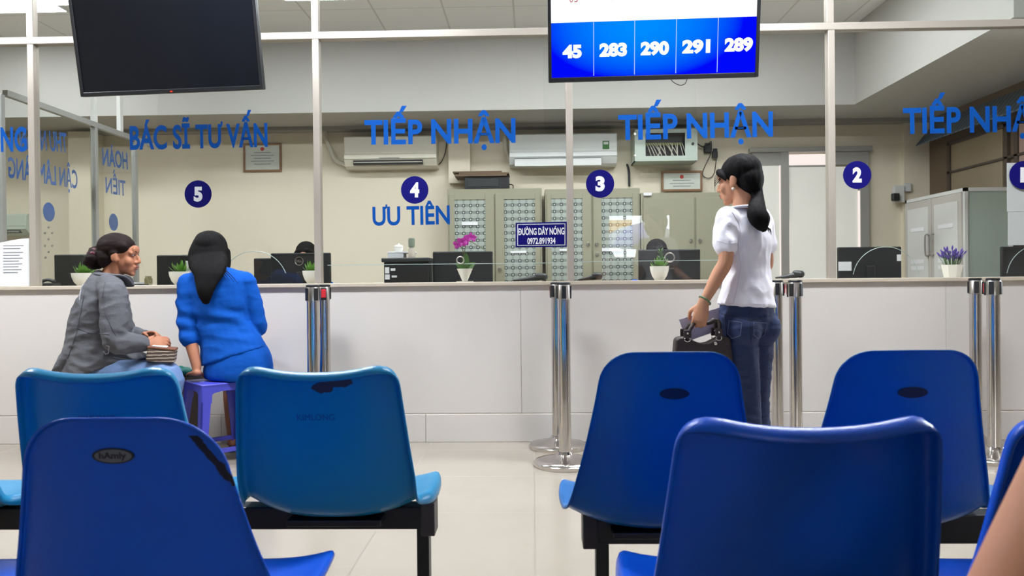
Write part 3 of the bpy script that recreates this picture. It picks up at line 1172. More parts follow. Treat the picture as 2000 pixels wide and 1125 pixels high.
def scuffed_blue():
    m = chair_plastic('blue_plastic_scuffed', (4, 82, 205), 0.3)
    nt = m.node_tree
    b = nt.nodes['Principled BSDF']
    src = b.inputs['Base Color'].links[0].from_socket
    x, y, z, co = objxyz(nt)
    n = nt.nodes.new('ShaderNodeTexNoise')
    n.inputs['Scale'].default_value = 34
    n.inputs['Detail'].default_value = 5
    nt.links.new(co, n.inputs['Vector'])
    # dark rubbed streak running down the right shoulder
    t = mth(nt, 'SUBTRACT', x, mth(nt, 'MULTIPLY', mth(nt, 'SUBTRACT', .762, z), .68))
    d = mth(nt, 'ABSOLUTE', mth(nt, 'SUBTRACT', t, .116))
    f = mth(nt, 'LESS_THAN', mth(nt, 'ADD', mth(nt, 'DIVIDE', d, .006), mth(nt, 'MULTIPLY', mth(nt, 'SUBTRACT', n.outputs['Fac'], .5), 5.0)), 0.9)
    g = mth(nt, 'MULTIPLY', mth(nt, 'GREATER_THAN', z, .685), mth(nt, 'LESS_THAN', z, .768))
    f = mth(nt, 'MULTIPLY', mth(nt, 'MULTIPLY', f, g), mth(nt, 'GREATER_THAN', x, .06))
    nt.links.new(mixcol(nt, f, src, rgb(16, 18, 48)), b.inputs['Base Color'])
    return m


M['teal'] = chair_plastic('teal_plastic', (10, 126, 174), 0.33)
M['teal_worn'] = worn_teal()
M['blue'] = chair_plastic('blue_plastic', (6, 102, 174), 0.3)
M['blue_deep'] = chair_plastic('deep_blue_plastic', (4, 82, 205), 0.3)
M['blue_scuffed'] = scuffed_blue()
M['emblem_dark'] = mat('dark_emblem', (20, 24, 40), 0.4)
M['emblem_ring'] = mat('grey_emblem', (96, 100, 112), 0.45)
M['emboss'] = mat('embossed_teal', (0, 84, 140), 0.4)


def back_point(me, x, z):
    """A point on the rear face of a seat shell (local), and the rear-pointing normal."""
    best = None
    for p in me.polygons:
        c = p.center
        d = (c.x - x) ** 2 + (c.z - z) ** 2
        if c.y < -.1 and p.normal.y < -.3 and (best is None or d < best[0]):
            best = (d, c.copy(), p.normal.copy())
    return best[1], best[2]


def oval_on(me, x, z, rx, rzz, thick):
    c, n = back_point(me, x, z)
    up = (V((0, 0, 1)) - n * n.z).normalized()
    rt = up.cross(n).normalized()
    rt = rt if rt.x > 0 else -rt
    pts = [c + n * .001 + rt * (rx * math.cos(t * PI / 20)) + up * (rzz * math.sin(t * PI / 20)) for t in range(40)]
    return MB().prism(pts, n * thick), c, n, up, rt


def bench(name, label, xs, Yb, kind, mats, top, beam, legs, rc=None, beamh=0.058, emblem=None, group='waiting room bench seats', zbeam=.392):
    root = thing(name, label, 'bench', (xs[0], Yb, 0), group)
    me = seat_mesh('seat_shell', profile(kind, top), 0.030 if kind == 'A' else .010, .010 if kind == 'A' else .005, rc or (.055 if kind == 'A' else .075), sag=.016 if kind == 'A' else -.004)
    part(MB().box(beam[0], beam[1], Yb - .03, Yb + .03, zbeam - beamh / 2, zbeam + beamh / 2, .004), 'beam', M['black_steel'], root)
    for x in beam:
        part(MB().box(x - .018, x + .018, Yb - .036, Yb + .036, zbeam - .045, zbeam + .04, .003), 'beam_bracket', M['bracket_steel'], root)
    for x in legs:
        lg = MB()
        lg.box(x - .016, x + .016, Yb - .022, Yb + .022, 0.035, zbeam - .02, .003)
        lg.box(x - .018, x + .018, Yb - .24, Yb + .22, 0.012, 0.042, .004)
        part(lg, 'leg', M['black_steel'], root)
        for yy in (Yb - .2, Yb + .18):
            part(MB().cyl((x, yy, 0), (x, yy, .014), .022), 'foot_pad', M['matte_black'], root)
    for q, x in enumerate(xs):
        mm = mats[q % len(mats)]
        m2 = me if q == 0 else me.copy()
        m2.materials.clear()
        m2.materials.append(mm)
        s = bpy.data.objects.new('seat', m2)
        COL.objects.link(s)
        s.parent = root
        s.location = (x - xs[0], 0, 0)
        part(MB().box(x - .12, x + .12, Yb - .09, Yb + .1, .405 - .016, .405, .003).box(x - .1, x - .06, Yb - .04, Yb + .04, zbeam, .4).box(x + .06, x + .1, Yb - .04, Yb + .04, zbeam, .4), 'seat_bracket', M['black_steel'], root)
        if emblem:
            emblem(s, m2, q)
    return root


def emblem_oval(dz, text=None, rx=.033, rzz=.0125):
    def f(s, me, q):
        zt = max(v.co.z for v in me.vertices)
        mb, c, n, up, rt = oval_on(me, 0, zt - dz, rx, rzz, .0012)
        o = mb.build('emblem', M['emblem_dark'])
        o.parent = s
        if text and q == text[1]:
            c2 = c + n * .0022
            pts = [c2 + rt * (rx * .88 * math.cos(t * PI / 20)) + up * (rzz * .84 * math.sin(t * PI / 20)) for t in range(40)]
            r_ = MB().prism(pts, n * .0006).build('emblem_face', M['emblem_ring'])
            r_.parent = s
            bmx = text_mesh(text[0], .035, 1)
            xs_ = [v.co.x for v in bmx.verts]
            for v in bmx.verts:
                p = v.co.copy()
                v.co = c2 + n * (.0008 + .0006 * p.z) + rt * (((p.x - min(xs_)) / (max(xs_) - min(xs_)) - .5) * rx * 1.3) + up * ((p.y - .25) * .014)
            mb = MB()
            mb.bm.free()
            mb.bm = bmx
            t_ = mb.build('emblem_lettering', M['emblem_dark'])
            t_.parent = s
    return f


def emblem_kim(s, me, q):
    zt = max(v.co.z for v in me.vertices)
    c, n = back_point(me, -.012, zt - .12)
    up = (V((0, 0, 1)) - n * n.z).normalized()
    rt = up.cross(n).normalized()
    rt = rt if rt.x > 0 else -rt
    bmx = text_mesh('KIMLONG', .02, 1)
    xs_ = [v.co.x for v in bmx.verts]
    for v in bmx.verts:
        p = v.co.copy()
        v.co = c + n * (.0002 + .0008 * p.z) + rt * (((p.x - min(xs_)) / (max(xs_) - min(xs_)) - .5) * .09) + up * ((p.y - .34) * .022)
    mb = MB()
    mb.bm.free()
    mb.bm = bmx
    o = mb.build('embossed_lettering', M['emboss'])
    o.parent = s


bench('waiting_bench', 'teal plastic bench seats on a black beam behind the seated women, one back scuffed brown', [-1.545, -1.03, -.505], -2.87, 'A', [M['teal'], M['teal'], M['teal_worn']], .808, (-1.78, -.275), (-1.60, -.29), emblem=emblem_kim)
bench('waiting_bench', 'blue bench seats with dark oval emblems in front of the woman in white', [.305, .83, 1.355], -2.97, 'B', [M['blue']], .832, (.135, 1.62), (.165, 1.55), emblem=emblem_oval(.098), beamh=.07, rc=.06)
bench('waiting_bench', 'deep blue bench seats in the foreground at left with a grey oval emblem', [-1.165, -.637], -3.54, 'B', [M['blue_deep'], M['blue_scuffed']], .79, (-1.45, -.42), (-1.4, -.48), emblem=emblem_oval(.064, ('hAmly', 1)))
bench('waiting_bench', 'deep blue bench seats with rolled rims in the foreground at right', [.40, .885], -3.54, 'A', [M['blue_deep']], .80, (.19, 1.16), (.22, 1.1))


# ------------------------------------------------------------------ queue barrier posts


def stanchion(loc, label, angle):
    root = thing('queue_post', label, 'barrier post', loc, 'steel queue barrier posts')
    x, y, z = loc
    part(MB().lathe([(0, 0), (.17, 0), (.172, .006), (.172, .02), (.165, .028), (.12, .038), (.07, .05), (.046, .062), (.04, .075), (.0, .075)], loc, 48), 'base', M['chrome'], root, smooth='auto')
    part(MB().lathe([(0, .06), (.0335, .06), (.0335, .925), (0, .925)], loc, 40), 'pole', M['chrome'], root, smooth='auto')
    part(MB().lathe([(0, .90), (.0365, .90), (.0365, .982), (.035, .984), (0, .984)], loc, 40), 'head', M['steel'], root, smooth='auto')
    part(MB().lathe([(0, .98), (.037, .98), (.037, .990), (.03, .994), (0, .994)], loc, 32), 'cap', M['black_plastic'], root, smooth='auto')
    for k in range(4):
        a = angle + k * PI / 2
        R_ = Matrix.Translation(V(loc)) @ Matrix.Rotation(a, 4, 'Z')
        red = (k == 0)
        if red:
            part(MB().box(-.014, .014, .034, .046, .915, .965, .002, mtx=R_), 'belt_end', M['red_tape'], root)
            part(MB().box(-.017, .017, .03, .042, .90, .972, .002, mtx=R_), 'belt_housing', M['black_plastic'], root)
        else:
            part(MB().box(-.012, .012, .03, .041, .905, .975, .003, mtx=R_), 'belt_slot', M['black_plastic'], root)
    return root


def at_floor(px, py):
    d = ray(px, py)
    return CAM + d * ((0 - CAM.z) / d.z)


def post_at(px, Y, label, ang):
    c = P(px, 560, Y)
    return stanchion((c.x, Y, 0), label, ang)


r_ = math.radians
post_at(610.5, -.56, 'steel queue post with purple tinted head just right of the blue suited woman', r_(45))
post_at(633, -.19, 'steel queue post with red belt end next to the blue suited woman', r_(190))
post_at(1087, -.19, 'steel queue post standing closer to the counter below window 3', r_(45))
post_at(1101, -.64, 'steel queue post standing nearer the benches below window 3', r_(0))
post_at(1517, -.19, 'steel queue post half hidden behind the woman in the white blouse', r_(260))
post_at(1553, -.56, 'steel queue post just right of the woman in the white blouse', r_(40))
post_at(1905, -.19, 'left steel queue post of the pair at the right end of the counter', r_(250))
post_at(1940, -.56, 'right steel queue post of the pair at the right end of the counter', r_(45))
# ------------------------------------------------------------------ the office behind the glass
def bx(mb, px0, py0, px1, py1, Y0, Y1, bev=0.0, Yref=None):
    """A box whose front face (y = Y0) covers the pixel rectangle; runs back to Y1."""
    a, b = P(px0, py1, Y0), P(px1, py0, Y0)
    return mb.box(a.x, b.x, Y0, Y1, a.z, b.z, bev)


def air_conditioner(label, px0, py0, px1, py1, m, opened, Y=YB - .2):
    a, b = P(px0, py1, Y), P(px1, py0, Y)
    x0, x1, z0, z1 = a.x, b.x, a.z, b.z
    h = z1 - z0
    root = thing('air_conditioner', label, 'air conditioner', ((x0 + x1) / 2, YB, z0))
    prof = [(Y + .03, z1), (Y + .004, z1 - .02), (Y, z0 + h * .42), (Y + .005, z0 + h * .25), (Y + .05, z0 + .02), (Y + .09, z0), (YB, z0), (YB, z1)]
    part(MB().prism([(x0, y, z) for y, z in prof], (x1 - x0, 0, 0)), 'casing', m, root)
    part(MB().box(x0 + .005, x1 - .005, Y - .006, Y + .01, z0 + h * .42, z1 - .015, .004), 'front_panel', m, root)
    part(MB().box(x0 + .002, x1 - .002, Y - .008, Y + .01, z0 + h * .27, z0 + h * .39, .003), 'trim_band', m, root)
    sl = MB()
    s0, s1 = x0 + (x1 - x0) * (.1 if not opened else .05), x1 - (x1 - x0) * .15
    sl.box(s0, s1, Y - .001, Y + .04, z0 + h * .10, z0 + h * .23)
    part(sl, 'outlet', M['dark_slot'], root)
    fl = MB()
    if opened:
        fl.box(s0, s1, Y - .05, Y - .044, z0 - .012, z0 + .06, .002, mtx=None)
        fl.box(s0, s1, Y - .05, Y + .02, z0 + .056, z0 + .062)
    else:
        fl.box(s0 + .005, s1 - .005, Y - .004, Y + .03, z0 + h * .155, z0 + h * .175)
    part(fl, 'louvre', m, root)
    return root, x0, x1, z0, z1


a1 = air_conditioner('cream wall air conditioner above the number 4', 672, 263, 852, 328, M['ac_cream'], False)
pp = [P(675, 322, YB - .06), P(655, 312, YB - .05), P(645, 290, YB - .05), P(636, 268, YB - .05), P(632, 250, YB - .05)]
part(MB().tube(pp, .022, n=10), 'insulated_pipe', M['cable_white'], a1[0])
part(MB().tube([P(851, 325, YB - .05), P(862, 316, YB - .04), P(870, 296, YB - .04), P(873, 260, YB - .04)], .005, n=6), 'power_cable', M['cable_black'], a1[0])
bx2 = MB()
bx(bx2, 740, 307, 780, 309, YB - .212, YB - .2)
part(bx2, 'name_plate', M['grey_paint'], a1[0])
a2 = air_conditioner('white wall air conditioner with open flap and green energy label', 995, 258, 1205, 324, M['ac_white'], True)
m_ = MB()
bx(m_, 1177, 275, 1190, 291, YB - .212, YB - .2)
part(m_, 'energy_label', mat('green_label', (60, 130, 60), 0.6), a2[0])
m_ = MB()
bx(m_, 1179, 277, 1188, 282, YB - .216, YB - .21)
part(m_, 'energy_label_face', M['paper'], a2[0])
part(MB().tube([P(1000, 318, YB - .06), P(990, 300, YB - .05), P(986, 270, YB - .05), P(986, 248, YB - .05)], .02, n=10), 'insulated_pipe', M['cable_white'], a2[0])
a3 = air_conditioner('pale wall unit at the far left beyond the reversed lettering', -36, 417, 51, 460, M['box_green'], False)

# distribution box with its bundle of white cables
Y0 = YB - .30
root = thing('cable_cabinet', 'pale green steel wall box with window full of white cables', 'wall box', (P(1300, 318, YB).x, YB, P(1300, 318, Y0).z))
A, B = P(1240, 315, Y0), P(1362, 251, Y0)
x0, x1, z0, z1 = A.x, B.x, A.z, B.z
w0, w1 = P(1261, 305, Y0), P(1338, 259, Y0)
fr = MB()
fr.box(x0, x1, Y0, Y0 + .01, z0, w0.z).box(x0, x1, Y0, Y0 + .01, w1.z, z1).box(x0, w0.x, Y0, Y0 + .01, w0.z, w1.z).box(w1.x, x1, Y0, Y0 + .01, w0.z, w1.z)
part(fr, 'door', M['box_green'], root)
cs = MB()
cs.box(x0, x0 + .01, Y0 + .01, YB, z0, z1).box(x1 - .01, x1, Y0 + .01, YB, z0, z1).box(x0, x1, Y0 + .01, YB, z0, z0 + .01).box(x0, x1, Y0 + .01, YB, z1 - .01, z1)
part(cs, 'casing', M['box_green'], root)
part(MB().box(x0 + .01, x1 - .01, Y0 + .12, Y0 + .13, z0 + .01, z1 - .01), 'patch_panel', M['matte_black'], root)
random.seed(5)
for k in range(16):
    xa = w0.x + .02 + (w1.x - w0.x - .04) * k / 15
    zt_ = w0.z + (w1.z - w0.z) * .58
    xb = xa + random.uniform(-.03, .09)
    part(MB().tube([(xa, Y0 + .11, zt_), (xa, Y0 + .07, zt_ + .005), (xa + (xb - xa) * .4, Y0 + .045, zt_ - .05), (xb, Y0 + .05, w0.z + .002)], .004, n=6, sub=3), 'patch_cable', M['cable_white'], root)
part(MB().box(w0.x + .01, w1.x - .01, Y0 + .1, Y0 + .12, zt_ - .01, zt_ + .015), 'socket_row', mat('green_socket_row', (150, 160, 70), .5), root)
part(MB().lathe([(0, 0), (.014, 0), (.014, .012), (0, .012)], (P(1353, 281, Y0).x, Y0 - .012, P(1353, 281, Y0).z), 20, (0, 1, 0)), 'lock', M['matte_black'], root)
for px, py, nm in ((1238, 262, 0), (1238, 304, 0)):
    c = P(px, py, Y0)
    part(MB().cyl((c.x + .012, Y0 - .006, c.z), (c.x + .012, Y0, c.z), .011), 'hinge_bolt', M['steel'], root)

# framed certificates


def certificate(label, px0, py0, px1, py1, Y, cat='picture frame'):
    a, b = P(px0, py1, Y), P(px1, py0, Y)
    root = thing('certificate_frame', label, cat, ((a.x + b.x) / 2, Y + .02, a.z))
    t = .022
    f = MB()
    f.box(a.x, b.x, Y, Y + .02, a.z, a.z + t, .003).box(a.x, b.x, Y, Y + .02, b.z - t, b.z, .003)
    f.box(a.x, a.x + t, Y, Y + .02, a.z + t, b.z - t, .003).box(b.x - t, b.x, Y, Y + .02, a.z + t, b.z - t, .003)
    part(f, 'frame', M['wood_frame'], root)
    part(MB().box(a.x + t, b.x - t, Y + .008, Y + .018, a.z + t, b.z - t), 'certificate', M['cert'], root)
    cx = (a.x + b.x) / 2
    part(MB().lathe([(0, 0), (.02, 0), (.02, .002), (0, .002)], (cx, Y + .006, b.z - .06), 20, (0, 1, 0)), 'emblem', M['cert_red'], root)
    ln = MB()
    for k in range(5):
        hw = (b.x - a.x) * (.3 if k % 2 else .22)
        z = b.z - .10 - k * .03
        if z > a.z + t + .02:
            ln.box(cx - hw, cx + hw, Y + .0065, Y + .008, z, z + .006)
    part(ln, 'printed_text', M['ink'], root)
    return root


certificate('framed certificate hanging on the cream wall below the lettering of window 5', 475, 279, 549, 336, YB - .02)
Yc3 = YB - .40
certificate('framed certificate with red seal standing on the plain olive cabinet', 1292, 333, 1372, 374, YB - .06)

# plugs and a small box on the back wall
for lab, c0, c1, c2, c3 in (('black plug pushed in the wall socket right of the cable box', 1376, 283, 1389, 298), ('small dark adapter below the plug on the wall', 1392, 294, 1402, 309)):
    m_ = MB()
    bx(m_, c0, c1, c2, c3, YB - .06, YB - .01, .008)
    bx(m_, c0 + 1, c1 - 4, c2 - 1, c1 + 3, YB - .015, YB)
    o = m_.build('power_adapter', M['matte_black'])
    recenter(o, P((c0 + c2) / 2, c3, YB - .03))
    tag(o, lab, 'plug')
o = MB().tube([P(1362, 281, YB - .1), P(1372, 287, YB - .06), P(1380, 290, YB - .065)], .006, n=8).tube([P(1382, 284, YB - .05), P(1389, 276, YB - .03), P(1388, 300, YB - .02), P(1372, 338, YB - .02), P(1384, 348, YB - .02), P(1395, 338, YB - .02), P(1399, 309, YB - .03)], .004, n=6).build('power_cable', M['cable_black'])
tag(recenter(o, P(1380, 300, YB - .03)), 'thin dark cord looping from the wall plug to the certificate', 'cable')
o = MB().tube([P(1225, 322, YB - .02), P(1228, 334, YB - .02), P(1229, 362, YB - .02)], .012, n=8).build('wall_conduit', M['matte_black'])
tag(recenter(o, P(1229, 362, YB - .02)), 'short dark conduit on the wall left of the certificate', 'conduit')
rt = thing('wall_device', 'small white box with dark front on the wall corner by the glass cabinet', 'wall box', P(1757, 395, YB - .1))
m_ = MB()
bx(m_, 1747, 362, 1767, 395, YB - .12, YB - .06, .006)
part(m_, 'casing', M['white_paint'], rt)
m_ = MB()
bx(m_, 1744, 377, 1758, 392, YB - .16, YB - .11, .01)
part(m_, 'front', M['matte_black'], rt)
m_ = MB()
bx(m_, 1768, 357, 1780, 374, YB - .1, YB - .06, .004)
tag(recenter(m_.build('wall_socket', M['white_paint']), P(1774, 374, YB - .06)), 'white socket high on the corner post', 'socket')


# steel cabinets along the back wall
def block_glass():
    m = mat('patterned_cabinet_film', (150, 160, 152), 0.25)
    nt = m.node_tree
    b = nt.nodes['Principled BSDF']
    x, y, z, co = objxyz(nt)
    p = 0.0685
    fx = mth(nt, 'ABSOLUTE', mth(nt, 'SUBTRACT', mth(nt, 'FRACT', mth(nt, 'DIVIDE', mth(nt, 'ADD', x, 40.0), p)), .5))
    fz = mth(nt, 'ABSOLUTE', mth(nt, 'SUBTRACT', mth(nt, 'FRACT', mth(nt, 'DIVIDE', mth(nt, 'ADD', z, 40.0), p)), .5))
    hb = mth(nt, 'LESS_THAN', fz, .2)
    vb = mth(nt, 'LESS_THAN', fx, .13)
    c = mixcol(nt, mth(nt, 'MULTIPLY', vb, .45), rgb(168, 176, 168), rgb(118, 128, 124))
    c = mixcol(nt, mth(nt, 'MULTIPLY', hb, .55), c, rgb(96, 104, 102))
    mx = mth(nt, 'MAXIMUM', fx, fz)
    c = mixcol(nt, mth(nt, 'LESS_THAN', mx, .22), c, rgb(62, 68, 68))
    c = mixcol(nt, mth(nt, 'LESS_THAN', mx, .11), c, rgb(186, 190, 184))
    nt.links.new(c, b.inputs['Base Color'])
    return m


M['block_glass'] = block_glass()
YC = YB - .47


def steel_cabinet(label, px0, px1, pyt, wins, doors, handles, labels, plain=False):
    a, b = P(px0, 545, YC), P(px1, pyt, YC)
    x0, x1, zt_ = a.x, b.x, b.z
    root = thing('steel_cabinet', label, 'cabinet', ((x0 + x1) / 2, (YC + YB) / 2, 0), None)
    part(MB().box(x0, x1, YC + .02, YB - .03, 0.06, zt_, .004).box(x0 + .03, x1 - .03, YC + .06, YB - .05, 0, .06), 'body', M['olive'], root)
    for k, (d0, d1) in enumerate(doors):
        xa, xb = P(d0, 450, YC).x + .004, P(d1, 450, YC).x - .004
        db = MB()
        zb_, zt2 = .09, zt_ - .05
        if plain:
            db.box(xa, xb, YC, YC + .02, zb_, zt2, .003)
            dr = part(db, 'door', M['olive'], root)
        else:
            wa, wb = P(wins[k][0], 450, YC).x, P(wins[k][1], 450, YC).x
            wz1 = P(1000, 389, YC).z
            db.box(xa, wa, YC, YC + .02, zb_, zt2, .003).box(wb, xb, YC, YC + .02, zb_, zt2, .003)
            db.box(wa, wb, YC, YC + .02, wz1, zt2).box(wa, wb, YC, YC + .02, zb_, .35)
            dr = part(db, 'door', M['olive'], root)
            part(MB().box(wa, wb, YC + .008, YC + .014, .35, wz1), 'patterned_pane', M['block_glass'], dr)
        for (hx, hy) in handles[k]:
            c = P(hx, hy, YC)
            part(MB().lathe([(0, 0), (.016, 0), (.018, .006), (.010, .016), (0, .018)], (c.x, YC, c.z), 16, (0, -1, 0)).box(c.x - .006, c.x + .006, YC - .03, YC - .012, c.z - .02, c.z + .02, .003), 'handle', M['steel'], dr)
        for (l0, l1, l2, l3) in labels[k]:
            m_ = MB()
            bx(m_, l0, l1, l2, l3, YC - .003, YC + .009)
            part(m_, 'paper_label', M['paper'], dr)
    return root


steel_cabinet('olive steel cabinet with two patterned panes below the black case', 875, 1058, 367, [(888, 948), (985, 1045)], [(877, 966), (967, 1056)], [[], [(976, 526)]], [[(902, 433, 933, 440)], [(997, 489.5, 1028, 494.5)]])
steel_cabinet('olive steel cabinet with two patterned panes behind the middle glass post', 1066, 1250, 367, [(1077, 1138), (1175, 1236)], [(1068, 1156), (1158, 1248)], [[(1148, 477)], [(1165, 477), (1166, 497)]], [[(1093, 486, 1108, 490.5)], [(1176, 484.5, 1212, 491)]])
steel_cabinet('plain olive steel cabinet with solid doors beside the sliding door', 1253, 1462, 374, [], [(1256, 1357), (1359, 1460)], [[(1349, 470)], [(1367, 470)]], [[(1257, 376, 1273, 382)], []], plain=True)
zt_ = P(1000, 367, YC).z
root = thing('black_case', 'black equipment case lying on the olive cabinet under brown boards', 'case', (P(950, 365, YC).x, YC + .15, zt_))
A, B = P(907, 365, YC + .06), P(994, 344, YC + .06)
part(MB().box(A.x, B.x, YC + .06, YC + .32, zt_, B.z, .006), 'body', M['black_plastic'], root)
part(MB().box(A.x + .03, B.x - .1, YC + .052, YC + .062, zt_ + .02, B.z - .02, .002), 'front_plate', M['matte_black'], root)
part(MB().tube([(B.x, YC + .12, zt_ + .05), (B.x + .035, YC + .1, zt_ + .04), (B.x + .04, YC + .08, zt_ + .004)], .005, n=6), 'cable', M['cable_black'], root)
zz = B.z
for k, (p0, p1, h) in enumerate(((888, 990, .020), (896, 994, .016), (884, 980, .014))):
    a, b = P(p0, 340, YC + .03).x, P(p1, 340, YC + .03).x
    o = MB().box(a, b, YC + .03, YC + .34, zz, zz + h, .002).build('brown_board', M['cardboard'])
    recenter(o, ((a + b) / 2, YC + .18, zz))
    tag(o, ('brown board lying directly on the black case', 'middle brown board of the stack on the black case', 'uppermost brown board of the stack on the black case')[k], 'board')
    zz += h

# glass fronted cabinet against the right wall
XA, XB, Ya, Yb_ = 3.54, 3.93, 1.63, 2.66
zt_ = P(1910, 366, Ya).z
root = thing('glass_cabinet', 'tall pale cabinet with glass end panel against the dark right wall', 'cabinet', ((XA + XB) / 2, (Ya + Yb_) / 2, 0))
M['cab_pale'] = mat('pale_aluminium', (206, 206, 202), .35, .1)
M['cab_door'] = mat('pale_door_film', (178, 172, 164), .35, vary=.04, vscale=8)
fr = MB()
for x in (XA, XB - .03):
    for y in (Ya, Yb_ - .03):
        fr.box(x, x + .03, y, y + .03, 0, zt_, .003)
for z in (.05, zt_ - .03):
    fr.box(XA, XB, Ya, Ya + .03, z, z + .03).box(XA, XB, Yb_ - .03, Yb_, z, z + .03).box(XA, XA + .03, Ya, Yb_, z, z + .03).box(XB - .03, XB, Ya, Yb_, z, z + .03)
part(fr, 'frame', M['cab_pale'], root)
part(MB().box(XA + .03, XB - .03, Yb_ - .012, Yb_ - .004, .08, zt_ - .03).box(XB - .012, XB - .004, Ya + .03, Yb_ - .03, .08, zt_ - .03), 'back_panel', M['cab_door'], root)
M['cab_glass'] = glass_mat('grey_green_cabinet_glass', (205, 218, 210))
_nt = M['cab_glass'].node_tree                                  # a half clear, half frosted film
_d = _nt.nodes.new('ShaderNodeBsdfDiffuse')
_d.inputs[0].default_value = rgb(215, 226, 217)
_m = _nt.nodes.new('ShaderNodeMixShader')
_m.inputs[0].default_value = .45
_o = _nt.nodes['Material Output']
_nt.links.new(_o.inputs[0].links[0].from_socket, _m.inputs[1])
_nt.links.new(_d.outputs[0], _m.inputs[2])
_nt.links.new(_m.outputs[0], _o.inputs[0])
part(MB().box(XA + .03, XB - .03, Ya + .008, Ya + .013, .08, zt_ - .03), 'end_pane', M['cab_glass'], root)
zs = [P(1910, 437, Ya).z, P(1910, 476, Ya).z, .8, .45]
for z in zs:
    part(MB().box(XA + .01, XB - .01, Ya + .03, Yb_ - .02, z - .012, z), 'shelf', M['cab_pale'], root)
mid = (Ya + Yb_) / 2
for k, (y0, y1) in enumerate(((Ya + .03, mid - .003), (mid + .003, Yb_ - .03))):
    dr = part(MB().box(XA - .012, XA + .01, y0, y1, .08, zt_ - .035, .003), 'door', M['cab_door'], root)
    part(MB().box(XA - .016, XA - .011, y0 + .05, y1 - .05, .3, zt_ - .1), 'patterned_pane', M['cab_pale'], dr)
    hy = y1 - .04 if k == 0 else y0 + .04
    part(MB().tube([(XA - .012, hy, 1.2), (XA - .045, hy, 1.205), (XA - .045, hy, 1.37), (XA - .012, hy, 1.375)], .007, n=8), 'handle', M['steel'], dr)
    for z in (1.42, 1.13, 1.07):
        part(MB().box(XA - .019, XA - .015, y0 + .12, y1 - .12, z, z + .035), 'paper_label', M['paper'], dr)
M['bottle'] = mat('dark_bottle', (58, 62, 62), .3)
for k in range(5):
    x = XA + .07 + k * .065
    o = MB().lathe([(0, 0), (.022, 0), (.022, .065), (.008, .085), (.008, .105), (0, .105)], (x, Ya + .12, zs[0]), 16).build('bottle', M['bottle'], None, 'auto')
    recenter(o, (x, Ya + .12, zs[0]))
    tag(o, 'small dark bottle on the upper shelf in the glass cabinet', 'bottle', 'bottles in the glass cabinet')
o = MB().box(XA + .12, XB - .05, Ya + .1, Ya + .4, zs[1], zs[1] + .09, .004).build('file_box', mat('yellowish_box', (190, 164, 112), .7))
tag(recenter(o, (XA + .2, Ya + .2, zs[1])), 'yellowish box on the lower shelf in the glass cabinet', 'box')

# long staff desk behind the counter
root = thing('staff_desk', 'long pale staff desk hidden behind the reception counter', 'desk', (0, .8, 0))
part(MB().box(-3.5, 3.45, .46, 1.12, .715, .745, .004), 'desktop', M['ledge'], root)
for x in (-3.4, -1.9, .2, 2.0, 3.35):
    part(MB().box(x - .015, x + .015, .48, 1.1, 0, .715), 'leg_panel', M['ledge'], root)


# monitors seen from behind
def monitor(label, px0, py0, px1, Y, logo=False, stickers=(), h=.30, rz=0.0):
    a, b = P(px0, py0, Y), P(px1, py0, Y)
    wd = b.x - a.x
    zt = (a.z + b.z) / 2
    cx = (a.x + b.x) / 2
    root = thing('computer_monitor', label, 'monitor', (cx, Y + .06, .745))
    part(MB().box(cx - wd / 2, cx + wd / 2, Y, Y + .03, zt - h, zt, .008), 'back_shell', M['matte_black'], root)
    part(MB().box(cx - wd / 2 + .006, cx + wd / 2 - .006, Y + .03, Y + .036, zt - h + .006, zt - .006), 'screen', M['off_screen'], root)
    part(MB().box(cx - .03, cx + .03, Y - .02, Y + .0, .755, zt - h * .45, .006), 'stand_column', M['matte_black'], root)
    part(MB().box(cx - .1, cx + .1, Y - .09, Y + .09, .745, .757, .004), 'stand_base', M['matte_black'], root)
    part(MB().box(cx - wd / 2 + .004, cx + wd / 2 - .004, Y - .003, Y + .002, zt - .014, zt - .010), 'top_groove', M['dark_slot'], root)
    if logo:
        c = P(logo[0], logo[1], Y - .004)
        r = logo[2] / S(Y)
        pts = [c + V((r * math.cos(t * PI / 12), 0, r * math.sin(t * PI / 12))) for t in range(25)]
        part(MB().tube(pts, .0035, n=6, sub=1), 'logo_ring', M['steel'], root)
        lettering('DELL', 'logo_lettering', M['steel'], root, P(logo[0] - logo[2] * .75, logo[1] + 2.2, Y - .003), P(logo[0] + logo[2] * .75, logo[1] + 2.2, Y - .003), 4.6 / S(Y), bold=.03, thick=.002)
    for (s0, s1, s2, s3) in stickers:
        m_ = MB()
        bx(m_, s0, s1, s2, s3, Y - .002, Y + .003)
        part(m_, 'sticker', M['paper'], root)
    return root


monitor('black monitor beside the left succulent pot near the side partition', 105, 497, 182, .74)
monitor('black monitor standing between the two seated women', 305, 498, 378, .74)
monitor('smaller black monitor left of the one with round logo', 495, 504, 572, .90)
monitor('black monitor with round silver logo beside the left glass post', 528, 494, 645, .70, logo=(584, 510, 8))
monitor('black monitor behind the pink orchid', 845, 491, 962, .74)
monitor('black monitor behind the green potted plant at window 3', 1247, 487, 1368, .74)
monitor('black monitor with white stickers behind window 2', 1637, 482, 1761, .74, stickers=((1638, 511, 1663, 529), (1752, 497, 1760, 510)))
monitor('black monitor cut off by the right edge of the photo', 1957, 481, 2070, .80)

